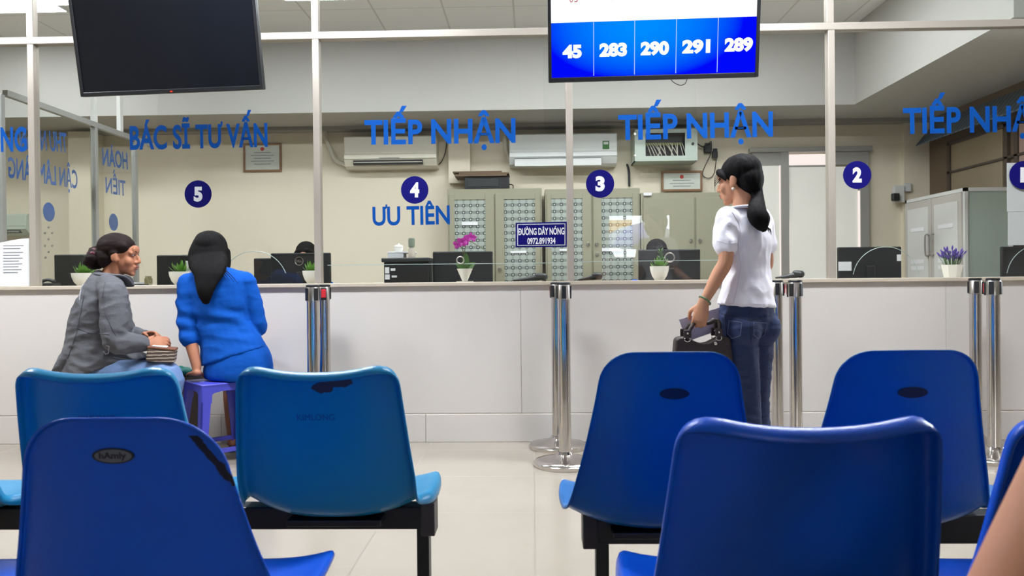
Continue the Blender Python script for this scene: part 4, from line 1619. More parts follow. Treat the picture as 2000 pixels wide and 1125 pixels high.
# black printer with things on top
Y0 = .62
A, B = P(750, 553, Y0), P(839, 503, Y0)
root = thing('printer', 'wide black printer left of the orchid with papers at one end', 'printer', ((A.x + B.x) / 2, Y0 + .15, .745))
part(MB().box(A.x, B.x, Y0, Y0 + .3, .745, B.z - .03, .006), 'body', M['black_plastic'], root)
part(MB().box(A.x - .015, B.x, Y0 - .015, Y0 + .31, B.z - .03, B.z, .006), 'lid', M['matte_black'], root)
m_ = MB()
for k, (p0, p1, q0, q1) in enumerate(((752, 522, 760, 534), (752, 536, 761, 546), (765, 538, 775, 542), (763, 524, 772, 529))):
    bx(m_, p0, p1, q0, q1, Y0 - .006, Y0)
part(m_, 'side_papers', M['paper'], root)
zt_ = B.z
for k, (p0, p1, h, mm, nm, lab, cat) in enumerate(((758, 789, .036, 'paper', 'carton', 'flat white carton on the black printer', 'box'), (758, 810, .012, 'paper', 'notebook', 'thin white notebook lying on the flat carton', 'book'))):
    a, b = P(p0, 500, Y0 + .12).x, P(p1, 500, Y0 + .12).x
    o = MB().box(a, b, Y0 + .1, Y0 + .24, zt_, zt_ + h, .003).build(nm, M[mm])
    tag(recenter(o, ((a + b) / 2, Y0 + .17, zt_)), lab, cat)
    zt_ += h
c = P(778, 488, Y0 + .16)
root = thing('lidded_cup', 'white lidded cup standing on the notebook', 'cup', (c.x, Y0 + .17, zt_))
part(MB().lathe([(0, 0), (.026, 0), (.034, .02), (.034, .036), (0, .036)], (c.x, Y0 + .17, zt_), 24), 'cup', M['ceramic'], root, smooth='auto')
part(MB().lathe([(0, .037), (.037, .037), (.03, .048), (.008, .054), (.007, .062), (0, .064)], (c.x, Y0 + .17, zt_), 24), 'lid', M['ceramic'], root, smooth='auto')
c = P(804, 500, Y0 + .05)
root = thing('glass_bottle', 'clear bottle with grey green upper part beside the lidded cup', 'bottle', (c.x, Y0 + .05, B.z))
M['bottle_clear'] = glass_mat('clear_bottle', (225, 225, 215))
part(MB().lathe([(0, 0), (.026, 0), (.026, .055), (.016, .07), (.016, .078), (0, .078)], (c.x, Y0 + .05, B.z), 20), 'bottle_body', mat('pale_bottle', (190, 180, 165), .3), root, smooth='auto')
part(MB().lathe([(0, .078), (.022, .078), (.024, .13), (.02, .14), (0, .14)], (c.x, Y0 + .05, B.z), 20), 'cap', mat('grey_green_cap', (120, 132, 118), .35), root, smooth='auto')


# ------------------------------------------------------------------ plants and small things on the ledge
def leaf(mb, base, d, length, width, up=V((0, 0, 1)), bend=.3, fold=.15):
    base, d = V(base), V(d).normalized()
    side = d.cross(up)
    side = side.normalized() if side.length > 1e-4 else V((1, 0, 0))
    nn = side.cross(d)
    rows = []
    for k in range(7):
        t = k / 6
        wv = width * math.sin(PI * min(1, .12 + t * .88)) ** .8 * .5 if k < 6 else .0005
        c = base + d * (length * t) + nn * (bend * length * (t * .6 - t * t))
        rows.append([mb.bm.verts.new(c - side * wv + nn * (fold * wv)), mb.bm.verts.new(c), mb.bm.verts.new(c + side * wv + nn * (fold * wv))])
    for a, b in zip(rows, rows[1:]):
        for j in range(2):
            mb.bm.faces.new((a[j], a[j + 1], b[j + 1], b[j]))
            # underside, slightly below, gives the leaf thickness
    under = [[mb.bm.verts.new(v.co - nn * .0012) for v in r] for r in rows]
    for a, b in zip(under, under[1:]):
        for j in range(2):
            mb.bm.faces.new((a[j + 1], a[j], b[j], b[j + 1]))


def bowl(root, c, r0, r1, h, m='ceramic'):
    part(MB().lathe([(0, 0), (r0, 0), (r0 + (r1 - r0) * .55, h * .3), (r0 + (r1 - r0) * .92, h * .7), (r1, h), (r1 - .005, h), (r1 - .01, h * .8), (0, h * .8)], c, 32), 'pot', M[m], root, smooth='auto')
    part(MB().lathe([(0, h * .78), (r1 - .008, h * .85), (0, h * .88)], c, 20), 'soil', M['soil'], root)


def succulent(label, px, py, rpx, hpx, lh, n, tall, seed, mm='leaf', Y=.2):
    random.seed(seed)
    c = P(px, py, Y)
    c.z = 1.0
    s = S(Y)
    root = thing('potted_succulent', label, 'potted plant', c)
    bowl(root, c, rpx * .5 / s, rpx / s, hpx / s)
    mb = MB()
    z0 = c.z + hpx / s * .85
    for k in range(n):
        a = 2 * PI * k * .382 + random.uniform(-.2, .2)
        el = .25 + 1.15 * k / n
        d = V((math.cos(a) * math.cos(el), math.sin(a) * math.cos(el), math.sin(el)))
        leaf(mb, (c.x + math.cos(a) * .008, c.y + math.sin(a) * .008, z0), d, lh / s * random.uniform(.75, 1.05), .022, bend=-.4)
    part(mb, 'leaves', M[mm], root)
    if tall:
        st = MB()
        for k in range(tall[1]):
            a = 2 * PI * k * .382
            zz = z0 + tall[0] / s * (k / tall[1]) ** .9
            d = V((math.cos(a) * .6, math.sin(a) * .6, .75))
            leaf(st, (c.x + tall[2] / s, c.y, zz), d, .034, .012, bend=.2)
        st.tube([(c.x + tall[2] / s, c.y, z0 - .02), (c.x + tall[2] / s, c.y, z0 + tall[0] / s)], .004, n=6, sub=1)
        part(st, 'tall_shoot', M['leaf_dark'], root)
    return root


succulent('white bowl of bright green succulent behind the grey jacketed woman', 163, 557, 22, 25, 26, 22, (34, 26, 7), 1)
succulent('white bowl of star shaped green succulent left of the blue suited woman', 353, 556, 22, 26, 27, 20, None, 2)
succulent('white bowl of green succulent behind the left glass post', 610, 553, 19, 25, 24, 22, None, 3)
succulent('white bowl with a spiky green plant and tall shoot at window 3', 1288, 548, 18.5, 27, 26, 24, (34, 30, 3), 4)

# orchid in a cone shaped pot
Y = .18
c = P(908, 551, Y)
c.z = 1.0
s = S(Y)
root = thing('potted_orchid', 'magenta orchid in a white cone shaped pot on a saucer', 'potted plant', c)
part(MB().lathe([(0, 0), (.055, 0), (.058, .006), (0, .006)], c, 28), 'saucer', M['ceramic'], root, smooth='auto')
part(MB().lathe([(0, .006), (.017, .006), (.052, .086), (.047, .086), (.04, .07), (0, .07)], c, 28), 'pot', M['ceramic'], root, smooth='auto')
lf = MB()
for dx_, dy_, dz_, L_, W_ in ((.12, -.05, 1, .11, .05), (-.7, -.2, .55, .075, .045), (.8, -.1, .5, .085, .05), (.25, -.8, .3, .06, .045), (-.3, .6, .6, .07, .04)):
    leaf(lf, c + V((0, 0, .08)), (dx_, dy_, dz_), L_, W_, up=V((0, -1, .5)), bend=-.12)
part(lf, 'leaves', M['leaf_dark'], root)
st = MB()
st.tube([c + V((0, 0, .08)), P(904, 490, Y), P(897, 478, Y)], .0022, n=6).tube([c + V((0, 0, .08)), P(908, 488, Y), P(914, 470, Y), P(930, 478, Y), P(946, 488, Y)], .0022, n=6)
part(st, 'stem', M['stem'], root)
random.seed(8)
for px, py, r in ((892, 478, 9), (901, 473, 11), (910, 470, 11), (918, 464, 11), (925, 465, 8)):
    f_ = MB()
    cc = P(px, py, Y - .01)
    for k in range(5):
        a = 2 * PI * k / 5 + random.uniform(0, 1)
        leaf(f_, cc + V((0, -.006 * (k % 2), 0)), (math.cos(a), -.35, math.sin(a)), r / s * .95, r / s * .7, up=V((0, -1, 0)), bend=.35)
    part(f_, 'flower', M['orchid'], root)

# lavender in a faceted white pot
Y = .2
c = P(1859, 546, Y)
c.z = 1.0
s = S(Y)
root = thing('potted_lavender', 'purple lavender in a small tapered white pot at window 2', 'potted plant', c)
part(MB().lathe([(0, 0), (15 / s, 0), (20.5 / s, 24 / s), (19 / s, 24 / s), (17 / s, 18 / s), (0, 18 / s)], c, 8), 'pot', M['ceramic'], root)
fl, gr = MB(), MB()
for k in range(70):
    a = random.uniform(0, 2 * PI)
    rr = random.uniform(0, 1) ** .6
    d = V((math.cos(a) * rr * 1.0, math.sin(a) * rr * 1.0, 1.0)).normalized()
    tip = c + V((0, 0, 20 / s)) + d * ((26 + random.uniform(0, 18) - rr * 4) / s)
    b0 = c + V((0, 0, 18 / s)) + V((math.cos(a), math.sin(a), 0)) * (12 * rr / s)
    gr.tube([b0, tip], .0012, n=4, sub=1, cap=False)
    fl.tube([tip - d * .028, tip - d * .012, tip], [.003, .0065, .002], n=6, sub=1)
part(gr, 'leaves', M['leaf_dark'], root)
part(fl, 'flowers', M['lavender'], root)


# barcode scanners / handsets lying on the ledge
def scanner(label, px0, px1, py, flip=1, Y=.27, hh=17):
    s = S(Y)
    a, b = P(px0, py, Y), P(px1, py, Y)
    a.z = b.z = 1.0
    root = thing('handheld_scanner', label, 'scanner', ((a.x + b.x) / 2, Y, 1.0))
    d = (b - a) * flip
    o = a if flip > 0 else b
    part(MB().tube([o + V((0, 0, .008)), o + d * .45 + V((0, 0, .017)), o + d * .8 + V((0, 0, .028))], [(.012, .006), (.02, .013), (.026, .022)], n=12, xref=(0, 1, 0)), 'handle', M['black_plastic'], root, smooth=True)
    part(MB().tube([o + d * .76 + V((0, 0, .034)), o + d * .95 + V((0, -.005, .03))], [(.03, .022), (.034, .024)], n=14, xref=(0, 1, 0)), 'head', M['matte_black'], root, smooth=True)
    return root


scanner('black handheld scanner lying on the ledge left of the middle post', 1003, 1066, 551)
scanner('black handheld scanner lying on the ledge right of the middle post', 1130, 1172, 550, 1)
scanner('black handheld scanner on the ledge right of the woman in white', 1516, 1566, 546)
root = thing('desk_phone', 'small black telephone handset on the ledge by the left glass post', 'telephone', P(95, 557, .3))
c = P(95, 557, .3)
c.z = 1.0
root.location = c
part(MB().box(c.x - .035, c.x + .05, .26, .36, 1.0, 1.022, .006), 'base', M['black_plastic'], root)
part(MB().tube([c + V((-.045, -.01, .03)), c + V((0, -.01, .042)), c + V((.04, -.01, .032))], [.013, .01, .013], n=10), 'handset', M['matte_black'], root, smooth=True)
c = P(290, 557, .3)
c.z = 1.0
root = thing('glass_jar', 'small clear jar with a thin straw on the ledge before the grey jacketed woman', 'jar', c)
part(MB().lathe([(0, 0), (.022, 0), (.026, .01), (.026, .04), (.02, .05), (.02, .06), (.017, .06), (.017, .05), (.023, .04), (.023, .012), (0, .006)], c, 24), 'jar_body', M['bottle_clear'], root, smooth='auto')
part(MB().tube([c + V((.005, 0, .008)), c + V((-.045, 0, .15))], .0016, n=6, sub=1), 'straw', M['cable_white'], root)
a = P(262, 557, .33)
for k, (x0, x1, z0, h, mm, lab) in enumerate(((-.05, .075, 1.0, .008, 'matte_black', 'dark folder lying on the ledge beside the clear jar'), (-.04, .045, 1.008, .012, 'paper', 'white papers lying on the dark folder'))):
    o = MB().box(a.x + x0, a.x + x1, .24, .38, z0, z0 + h, .001).build(('document_folder', 'paper_stack')[k], M[mm])
    tag(recenter(o, (a.x, .31, z0)), lab, ('folder', 'paper')[k])
c = P(366, 556, .34)
root = thing('paper_holder', 'white upright holder standing behind the star shaped succulent', 'holder', (c.x, .34, 1.0))
part(MB().box(c.x - .004, c.x + .016, .32, .37, 1.0, 1.16, .003).box(c.x + .028, c.x + .04, .32, .37, 1.0, 1.145, .003), 'upright', M['paper'], root)
part(MB().box(c.x - .03, c.x + .05, .31, .38, 1.0, 1.006), 'foot', M['paper'], root)

# notices on the glass
yn = YG - .006
A, B = P(-46, 557, yn), P(57, 470, yn)
root = thing('paper_notice', 'white printed notice fixed on the leftmost glass pane', 'notice', ((A.x + B.x) / 2, yn, A.z))
pts = [(A.x, yn, 1.002), (B.x, yn, 1.002), (B.x, yn, P(57, 465, yn).z)] + [P(57 - 103 * t / 6, 465 + 22 * (t / 6) ** 1.5, yn) for t in range(1, 7)]
part(MB().prism(pts, (0, .002, 0)), 'sheet', M['paper'], root)
for k in range(10):
    m_ = MB()
    bx(m_, 6, 479 + k * 5.6 + (2 if k > 1 else 0), 46 - (k * 7 % 13), 481 + k * 5.6 + (2 if k > 1 else 0), yn - .0008, yn)
    part(m_, 'printed_line', M['ink'], root)
yn = YG + .006
for k, (p0, q0, p1, q1, lab) in enumerate(((1967, 317, 2060, 413, 'upper white sheet behind the round number 1 sticker'), (1969, 412, 2060, 479, 'lower white sheet hanging below the number 1 sticker'))):
    m_ = MB()
    bx(m_, p0, q0, p1, q1, yn + k * .002, yn + k * .002 + .0015)
    o = m_.build('paper_sheet', M['paper'])
    tag(recenter(o, P(p0, q1, yn)), lab, 'paper')
# ------------------------------------------------------------------ people
def axes(f, up=(0, 0, 1)):
    f = V(f).normalized()
    r = f.cross(V(up)).normalized()
    u = r.cross(f)
    return Matrix((r, f, u)).transposed(), r, f, u


def add_head(mb, c, f, up=(0, 0, 1), k=1.0, fine=True):
    A, r, f, u = axes(f, up)
    c = V(c)

    def h(a, b, d):
        return c + (r * a + f * b + u * d) * k

    def bl(a, b, d, x, y, z):
        mb.blob(h(a, b, d), (x * k, y * k, z * k), A)
    bl(0, -.012, .03, .072, .092, .080)
    bl(0, .028, -.03, .057, .058, .072)
    bl(0, .046, -.07, .040, .038, .036)
    bl(0, .066, -.098, .022, .018, .016)
    for s in (-1, 1):
        bl(s * .034, .058, -.032, .026, .022, .028)
        bl(s * .028, .072, .016, .026, .014, .012)
        bl(s * .074, -.006, -.008, .009, .019, .031)
        bl(s * .070, .004, -.024, .010, .012, .018)
        bl(s * .011, .091, -.036, .009, .009, .008)
    mb.tube([h(0, .083, .010), h(0, .097, -.012), h(0, .102, -.030)], [.007 * k, .009 * k, .0115 * k], n=10)
    bl(0, .086, -.058, .023, .012, .0075)
    bl(0, .083, -.070, .020, .012, .0075)
    bl(0, .082, .035, .044, .012, .026)
    return h, A


def face_parts(root, h, A, k=1.0):
    for s in (-1, 1):
        part(MB().blob(h(s * .029, .0775, .004), (.0110 * k, .007 * k, .0052 * k), A, 12), 'eye', M['eye_white'], root, True)
        part(MB().blob(h(s * .029, .0825, .004), (.0060 * k, .0036 * k, .0055 * k), A, 10), 'iris', M['eye_dark'], root, True)
        part(MB().tube([h(s * .013, .0905, .022), h(s * .028, .088, .027), h(s * .044, .078, .022)], [.0022 * k, .003 * k, .0015 * k], n=6), 'eyebrow', M['hair'], root, True)
    part(MB().blob(h(0, .092, -.0585), (.020 * k, .0075 * k, .0058 * k), A, 12).blob(h(0, .090, -.069), (.017 * k, .0075 * k, .0062 * k), A, 12), 'lips', M['lip'], root, True)


def add_hand(mb, w, d, lat, pn, curls, k=.92, thumb=1, tcurl=.4, spread=.06):
    """Palm from wrist w along d; lat points across the knuckles to the thumb side (times thumb); pn is where the palm faces."""
    w, d, pn = V(w), V(d).normalized(), V(pn)
    pn = (pn - d * pn.dot(d)).normalized()
    lat = d.cross(pn)
    lat = lat * (1 if lat.dot(V(thumb) if not isinstance(thumb, (int, float)) else lat * thumb) > 0 else -1)
    mb.tube([w - d * .02 * k, w + d * .02 * k, w + d * .055 * k, w + d * .082 * k], [(.026 * k, .019 * k), (.032 * k, .017 * k), (.039 * k, .015 * k), (.037 * k, .012 * k)], n=14, xref=lat)
    for i, (off, ln, cu) in enumerate(zip((.029, .010, -.010, -.028), (.92, 1.0, .94, .76), curls)):
        b = w + d * ((.080 - abs(off + .002) * .15) * k) + lat * (off * k)
        a = (off / .029) * spread
        dirv = (d * math.cos(a) + lat * math.sin(a)).normalized()
        pts, p, ang = [b - dirv * .015 * k, b], b, 0.0
        for q, L in enumerate((.043, .027, .021)):
            ang += cu[q] if isinstance(cu, (tuple, list)) else cu
            v = dirv * math.cos(ang) + pn * math.sin(ang)
            p = p + v * (L * ln * k)
            pts.append(p)
        mb.tube(pts, [.0090 * k, .0090 * k, .0084 * k, .0076 * k, .0062 * k], n=10, sub=3)
    tb = w + d * .022 * k + lat * .024 * k + pn * .004 * k
    v1 = (d * .62 + lat * .66 + pn * .35).normalized()
    v2 = (d * .85 + lat * (.45 - tcurl) + pn * (.25 + tcurl)).normalized()
    v3 = (d * .9 + lat * (.15 - tcurl) + pn * (.3 + tcurl)).normalized()
    p1 = tb + v1 * .040 * k
    p2 = p1 + v2 * .032 * k
    mb.tube([tb - v1 * .012 * k, tb, p1, p2, p2 + v3 * .022 * k], [.013 * k, .014 * k, .0105 * k, .0098 * k, .0075 * k], n=10, sub=3)


VOX = 0.0048
from mathutils.bvhtree import BVHTree


def seam(root, obj, lines, r, m, name, n=7):
    """Stitched seams laid on the surface of a garment: polylines of picture points, dropped on to the cloth."""
    off = V(root.location)
    bvh = BVHTree.FromPolygons([v.co + off for v in obj.data.vertices], [p.vertices for p in obj.data.polygons])
    mb = MB()
    k = 0
    for ln in lines:
        pts = []
        for (x0, y0), (x1, y1) in zip(ln, ln[1:]):
            for q in range(n):
                pts.append((x0 + (x1 - x0) * q / n, y0 + (y1 - y0) * q / n))
        pts.append(ln[-1])
        hit = []
        for x, y in pts:
            d = ray(x, y).normalized()
            loc, nrm, i, dist = bvh.ray_cast(CAM, d)
            if loc is not None:
                hit.append(loc + nrm * (r * .3))
        if len(hit) > 2:
            mb.tube(hit, r, n=6, sub=1)
            k += 1
    if k:
        part(mb, name, m, root, True)



# ---------------- woman in the white blouse, standing, seen from behind
YW = -1.25


def J(px, py, dy=0.0, Y=YW):
    return P(px, py, Y + dy)


f = V((-.42, .9, 0)).normalized()
r = V((.9, .42, 0)).normalized()
root = thing('person', 'woman in white short sleeved blouse and jeans standing with a dark handbag at window 3', 'person', (J(1462, 900).x, YW, 0))
hc = J(1440, 353, .02)
hf = V((-.80, .56, -.12))
body = MB()
h, HA = add_head(body, hc, hf, (0.04, 0, 1), .93)
body.tube([h(0, -.018, -.05), h(0, -.022, -.10), J(1450, 418, .0)], [(.050, .052), (.048, .050), (.058, .052)], n=16, xref=r)
body.tube([J(1452, 414), J(1453, 434), J(1455, 470), J(1460, 525), J(1459, 580), J(1457, 640)], [(.055, .045), (.108, .062), (.115, .085), (.092, .078), (.108, .09), (.108, .09)], n=20, xref=r)
SL, EL, WL = J(1418, 432, -.055), J(1417, 510, -.10), J(1376, 588, -.09)
SR, ER, WR = J(1489, 433, .055), J(1498, 510, .06), J(1490, 540, .30)
body.tube([SL, SL.lerp(EL, .5), EL, EL.lerp(WL, .35), WL], [.040, .039, .033, .033, .0215], n=14)
body.tube([SR, SR.lerp(ER, .5), ER, ER.lerp(WR, .35), WR], [.040, .037, .031, .031, .021], n=14)
dL = (WL - EL).normalized() * .5 + V((-.05, .0, -1)) * .8
add_hand(body, WL + (WL - EL).normalized() * .012, dL, None, V((.25, 1, -.1)), [(.55, 1.35, .9), (.5, 1.4, .9), (.5, 1.45, .9), (.55, 1.5, .9)], .93, thumb=V((-1, .2, 0)), tcurl=.35, spread=.03)
add_hand(body, WR, (WR - ER).normalized(), None, V((0, 0, -1)), [.2, .2, .25, .3], .9, thumb=V((-1, 0, 0)))
hipL, hipR = J(1441, 640, -.03), J(1476, 638, .04)
kL, kR = J(1459, 778, -.02), J(1477, 776, .06)
aL, aR = J(1463, 932, -.05), J(1482, 930, .05)
for hp, kn, an in ((hipL, kL, aL), (hipR, kR, aR)):
    body.tube([hp, hp.lerp(kn, .5), kn, kn.lerp(an, .3), an], [.075, .062, .048, .048, .034], n=16)
    an0 = V((an.x, an.y, .045))
    body.tube([V((an.x, an.y, .09)), an0, V((an.x, an.y, .03)) + f * .09, V((an.x, an.y, .022)) + f * .16], [(.032, .034), (.034, .036), (.036, .026), (.03, .014)], n=14, xref=r)
part(remesh(body, VOX, 3), 'body', M['skin'], root, True)
face_parts(root, h, HA, .93)
part(MB().blob(h(-.077, -.002, -.050), .0075, None, 12), 'earring', M['pearl'], root, True)
# blouse
bl_ = MB()
bl_.tube([J(1452, 411, .0), J(1453, 424, .0), J(1454, 440), J(1456, 472), J(1461, 525), J(1460, 560), J(1458, 597)],
         [(.062, .052), (.100, .068), (.126, .084), (.126, .102), (.100, .090), (.116, .110), (.134, .128)], n=24, xref=r, cap=False)
bl_.tube([SL + V((.01, 0, .01)), SL.lerp(EL, .3), SL.lerp(EL, .58)], [.056, .055, .056], n=16)
bl_.tube([SR + V((-.01, 0, .01)), SR.lerp(ER, .3), SR.lerp(ER, .6)], [.054, .052, .052], n=16)
bl_.tube([SL + V((.02, .01, .012)), J(1453, 424), SR + V((-.02, 0, .012))], [.042, .055, .042], n=14)
bo = part(remesh(bl_, .0065, 3, .0075, 13, (1.3, 1.3, .8), 3.1), 'blouse', M['blouse'], root, True)
M['blouse_seam'] = mat('blouse_seam', (206, 200, 212), .8)
seam(root, bo, [[(1412, 592), (1455, 595), (1506, 593)]], .0012, M['blouse_seam'], 'hem_seam')
seam(root, bo, [[(1400, 470), (1418, 476), (1437, 474)]], .0012, M['blouse_seam'], 'sleeve_hem')
seam(root, bo, [[(1430, 414), (1442, 434), (1447, 456), (1441, 474)]], .0013, M['blouse_seam'], 'armhole_seam')
seam(root, bo, [[(1441, 476), (1447, 520), (1440, 560), (1432, 594)]], .0013, M['blouse_seam'], 'side_seam')
cl = MB()
n0 = J(1449, 410, .0)
cl.tube([n0 + f * .055 + V((0, 0, -.03)), n0 + f * .045 - r * .045, n0 - r * .055 - f * .02 + V((0, 0, .008)), n0 - f * .062 + V((0, 0, .012)), n0 + r * .055 - f * .02 + V((0, 0, .008)), n0 + f * .045 + r * .045, n0 + f * .055 + V((0, 0, -.03))], [(.008, .020)] * 7, n=10, xref=(0, 0, 1), cap=False)
part(cl, 'collar', M['blouse'], root, True)
je = MB()
je.tube([J(1458, 586), J(1458, 615), J(1457, 645)], [(.118, .108), (.128, .116), (.12, .105)], n=22, xref=r, cap=False)
for hp, kn, an in ((hipL, kL, aL), (hipR, kR, aR)):
    je.tube([hp + V((0, 0, .03)), hp.lerp(kn, .35), kn, kn.lerp(an, .35), an.lerp(kn, .06)], [.088, .078, .060, .060, .052], n=18)
je.blob(hipL - f * .045 + V((0, 0, .0)), (.078, .07, .085)).blob(hipR - f * .05 + V((0, 0, .0)), (.078, .07, .085))
jo = part(remesh(je, .0065, 3, .005, 17, (.7, .7, 1.8), 1.3), 'jeans', M['denim'], root, True)
M['stitch'] = mat('denim_stitching', (84, 92, 120), .8)
M['denim_seam'] = mat('dark_denim_seam', (22, 32, 62), .8)
for ln in ([(1424, 626), (1421, 652), (1430, 661), (1446, 656), (1449, 630), (1424, 626)], [(1472, 630), (1472, 654), (1480, 661), (1493, 655), (1497, 631), (1472, 630)]):
    seam(root, jo, [ln], .0016, M['stitch'], 'pocket_stitching')
seam(root, jo, [[(1407, 612), (1440, 620), (1466, 626), (1508, 616)]], .0018, M['denim_seam'], 'yoke_seam')
seam(root, jo, [[(1466, 606), (1466, 640), (1467, 668)]], .0018, M['denim_seam'], 'back_seam')
seam(root, jo, [[(1414, 610), (1418, 660), (1432, 740), (1446, 808)]], .0016, M['stitch'], 'side_seam')
for hp, an in ((hipL, aL), (hipR, aR)):
    sh = MB()
    sh.tube([V((an.x, an.y, .035)) - f * .045, V((an.x, an.y, .03)) + f * .06, V((an.x, an.y, .026)) + f * .15], [(.036, .034), (.044, .028), (.034, .02)], n=14, xref=r)
    part(remesh(sh, .006, 3), 'shoe', M['sandal'], root, True)
# hair: cap, rolled crown, braid and pony tail
hr = MB()
hr.blob(h(0, -.026, .045), (.080, .094, .079), HA)
hr.blob(h(0, -.062, -.005), (.070, .062, .078), HA)
hr.blob(h(0, -.020, .108), (.030, .046, .018), HA)
hr.tube([h(-.045, .070, .052), h(-.070, .050, .028), h(-.078, .030, .0)], [.016, .014, .006], n=10)
hr.tube([h(.045, .070, .055), h(.070, .050, .028), h(.078, .030, .0)], [.016, .014, .006], n=10)
for k in range(6):
    hr.blob(h(.012 * (-1) ** k, -.112 + .018 * abs(k - 2.4) * .6, .085 - k * .034), (.024, .018, .024), HA, 12)
pt0 = h(0, -.098, -.085)
hr.tube([h(0, -.09, -.05), pt0, J(1478, 412, -.10), J(1486, 432, -.115), J(1492, 450, -.105)], [.032, .020, (.044, .03), (.044, .028), (.014, .008)], n=16)
part(remesh(hr, .0055, 3, .0035, 26, (1, 1, .3), 7.7), 'hair', M['hair'], root, True)
ws = MB()
for k in range(9):
    a = J(1484 + k % 3 * 4, 425 + k * 2, -.11)
    ws.tube([a, J(1492 + k * 1.6, 438 + k * 1.2, -.115), J(1497 + k * 1.2, 448 + k * 1.5, -.11)], [.0022, .0016, .0006], n=5, sub=2)
for k in range(5):
    ws.tube([h(-.05, .066, .055 - k * .01), h(-.062, .085 + k * .002, .035 - k * .012), h(-.066, .094, .012 - k * .014)], [.002, .0014, .0006], n=5, sub=2)
part(ws, 'loose_hair', M['hair'], root, True)
wl = WL - (WL - EL).normalized() * .004
tng = (WL - EL).normalized()
q1 = tng.orthogonal().normalized()
q2 = tng.cross(q1)
o = MB().tube([wl + q1 * (.0285 * math.cos(t * PI / 10)) + q2 * (.0285 * math.sin(t * PI / 10)) - tng * .008 * math.cos(t * PI / 10) for t in range(21)], .0045, n=8, sub=2, cap=False).build('bracelet', M['jade'], None, True)
put(o, root)
o['label'] = 'green jade bracelet'

# handbag held in the left hand
hb_c = WL + V((-.012, .022, -.098))
bg = thing('handbag', 'dark brown leather handbag hanging from the hand of the woman in white', 'bag', J(1368, 770, -.07))
bt = MB()
yb0 = hb_c.y
X0, X1 = J(1318, 690, -.07).x, J(1424, 690, -.07).x
ztop = J(1370, 660, -.07).z
W_ = X1 - X0
sl = []
for k in range(13):
    t = k / 12
    sl.append((X0 + W_ * t, ztop - .016 * math.cos((t * 2 - 1) * PI * 1.35) - .008))
prof = sl + [(X1 + .01, ztop - .10), (X1 - .005, ztop - .19), (X0 + .005, ztop - .19), (X0 - .01, ztop - .10)]
bt.prism([(x, yb0 - .04, z) for x, z in prof], (0, .08, 0))
o = bt.build('body', M['bag_leather'])
bv = o.modifiers.new('b', 'BEVEL')
bv.width = .012
bv.segments = 3
bv.limit_method = 'ANGLE'
put(o, bg)
for s, yo in ((1, -.042), (2, .042)):
    L0, R0 = V((X0 + .05, yb0 + yo, ztop - .01)), V((X1 - .055, yb0 + yo, ztop - .005))
    grip = hb_c + V((0, yo * .15, 0))
    part(MB().tube([L0 + V((0, 0, .03)), L0 + V((.022, -yo * .3, .065)), grip + V((-.032, 0, -.006)), grip, grip + V((.03, 0, -.005)), R0 + V((.0, -yo * .3, .085)), R0 + V((.004, 0, .03))], [.008, .0095, .0075, .0072, .0075, .0095, .008], n=10), 'handle', M['bag_leather'], bg, True)
    for c in (L0, R0):
        part(MB().box(c.x - .017, c.x + .017, c.y - .006, c.y + .006, c.z + .012, c.z + .05, .005), 'handle_tab', M['bag_leather'], bg)
        part(MB().tube([c + V((.013 * math.cos(t * PI / 8), 0, .006 + .010 * math.sin(t * PI / 8))) for t in range(17)], .0022, n=6, sub=1, cap=False), 'ring', M['chrome'], bg, True)
        part(MB().lathe([(0, 0), (.0055, 0), (.004, .003), (0, .004)], (c.x, c.y - .006, c.z + .034), 14, (0, -1, 0)), 'rivet', M['chrome'], bg, True)
part(MB().lathe([(0, 0), (.009, 0), (.007, .005), (0, .006)], (J(1394, 682, -.07).x, yb0 - .04, ztop - .022), 14, (0, -1, 0)), 'clasp', M['chrome'], bg, True)
# lavender folder held with the bag
q = [J(1326, 624, .0), J(1408, 600, .0), J(1408, 644, .0), J(1342, 667, .0)]
o = MB().prism(q, (0, .008, 0)).build('document_folder', M['folder'])
tag(recenter(o, J(1342, 667, .0)), 'lavender folder held flat between the handbag and the woman in white', 'folder')


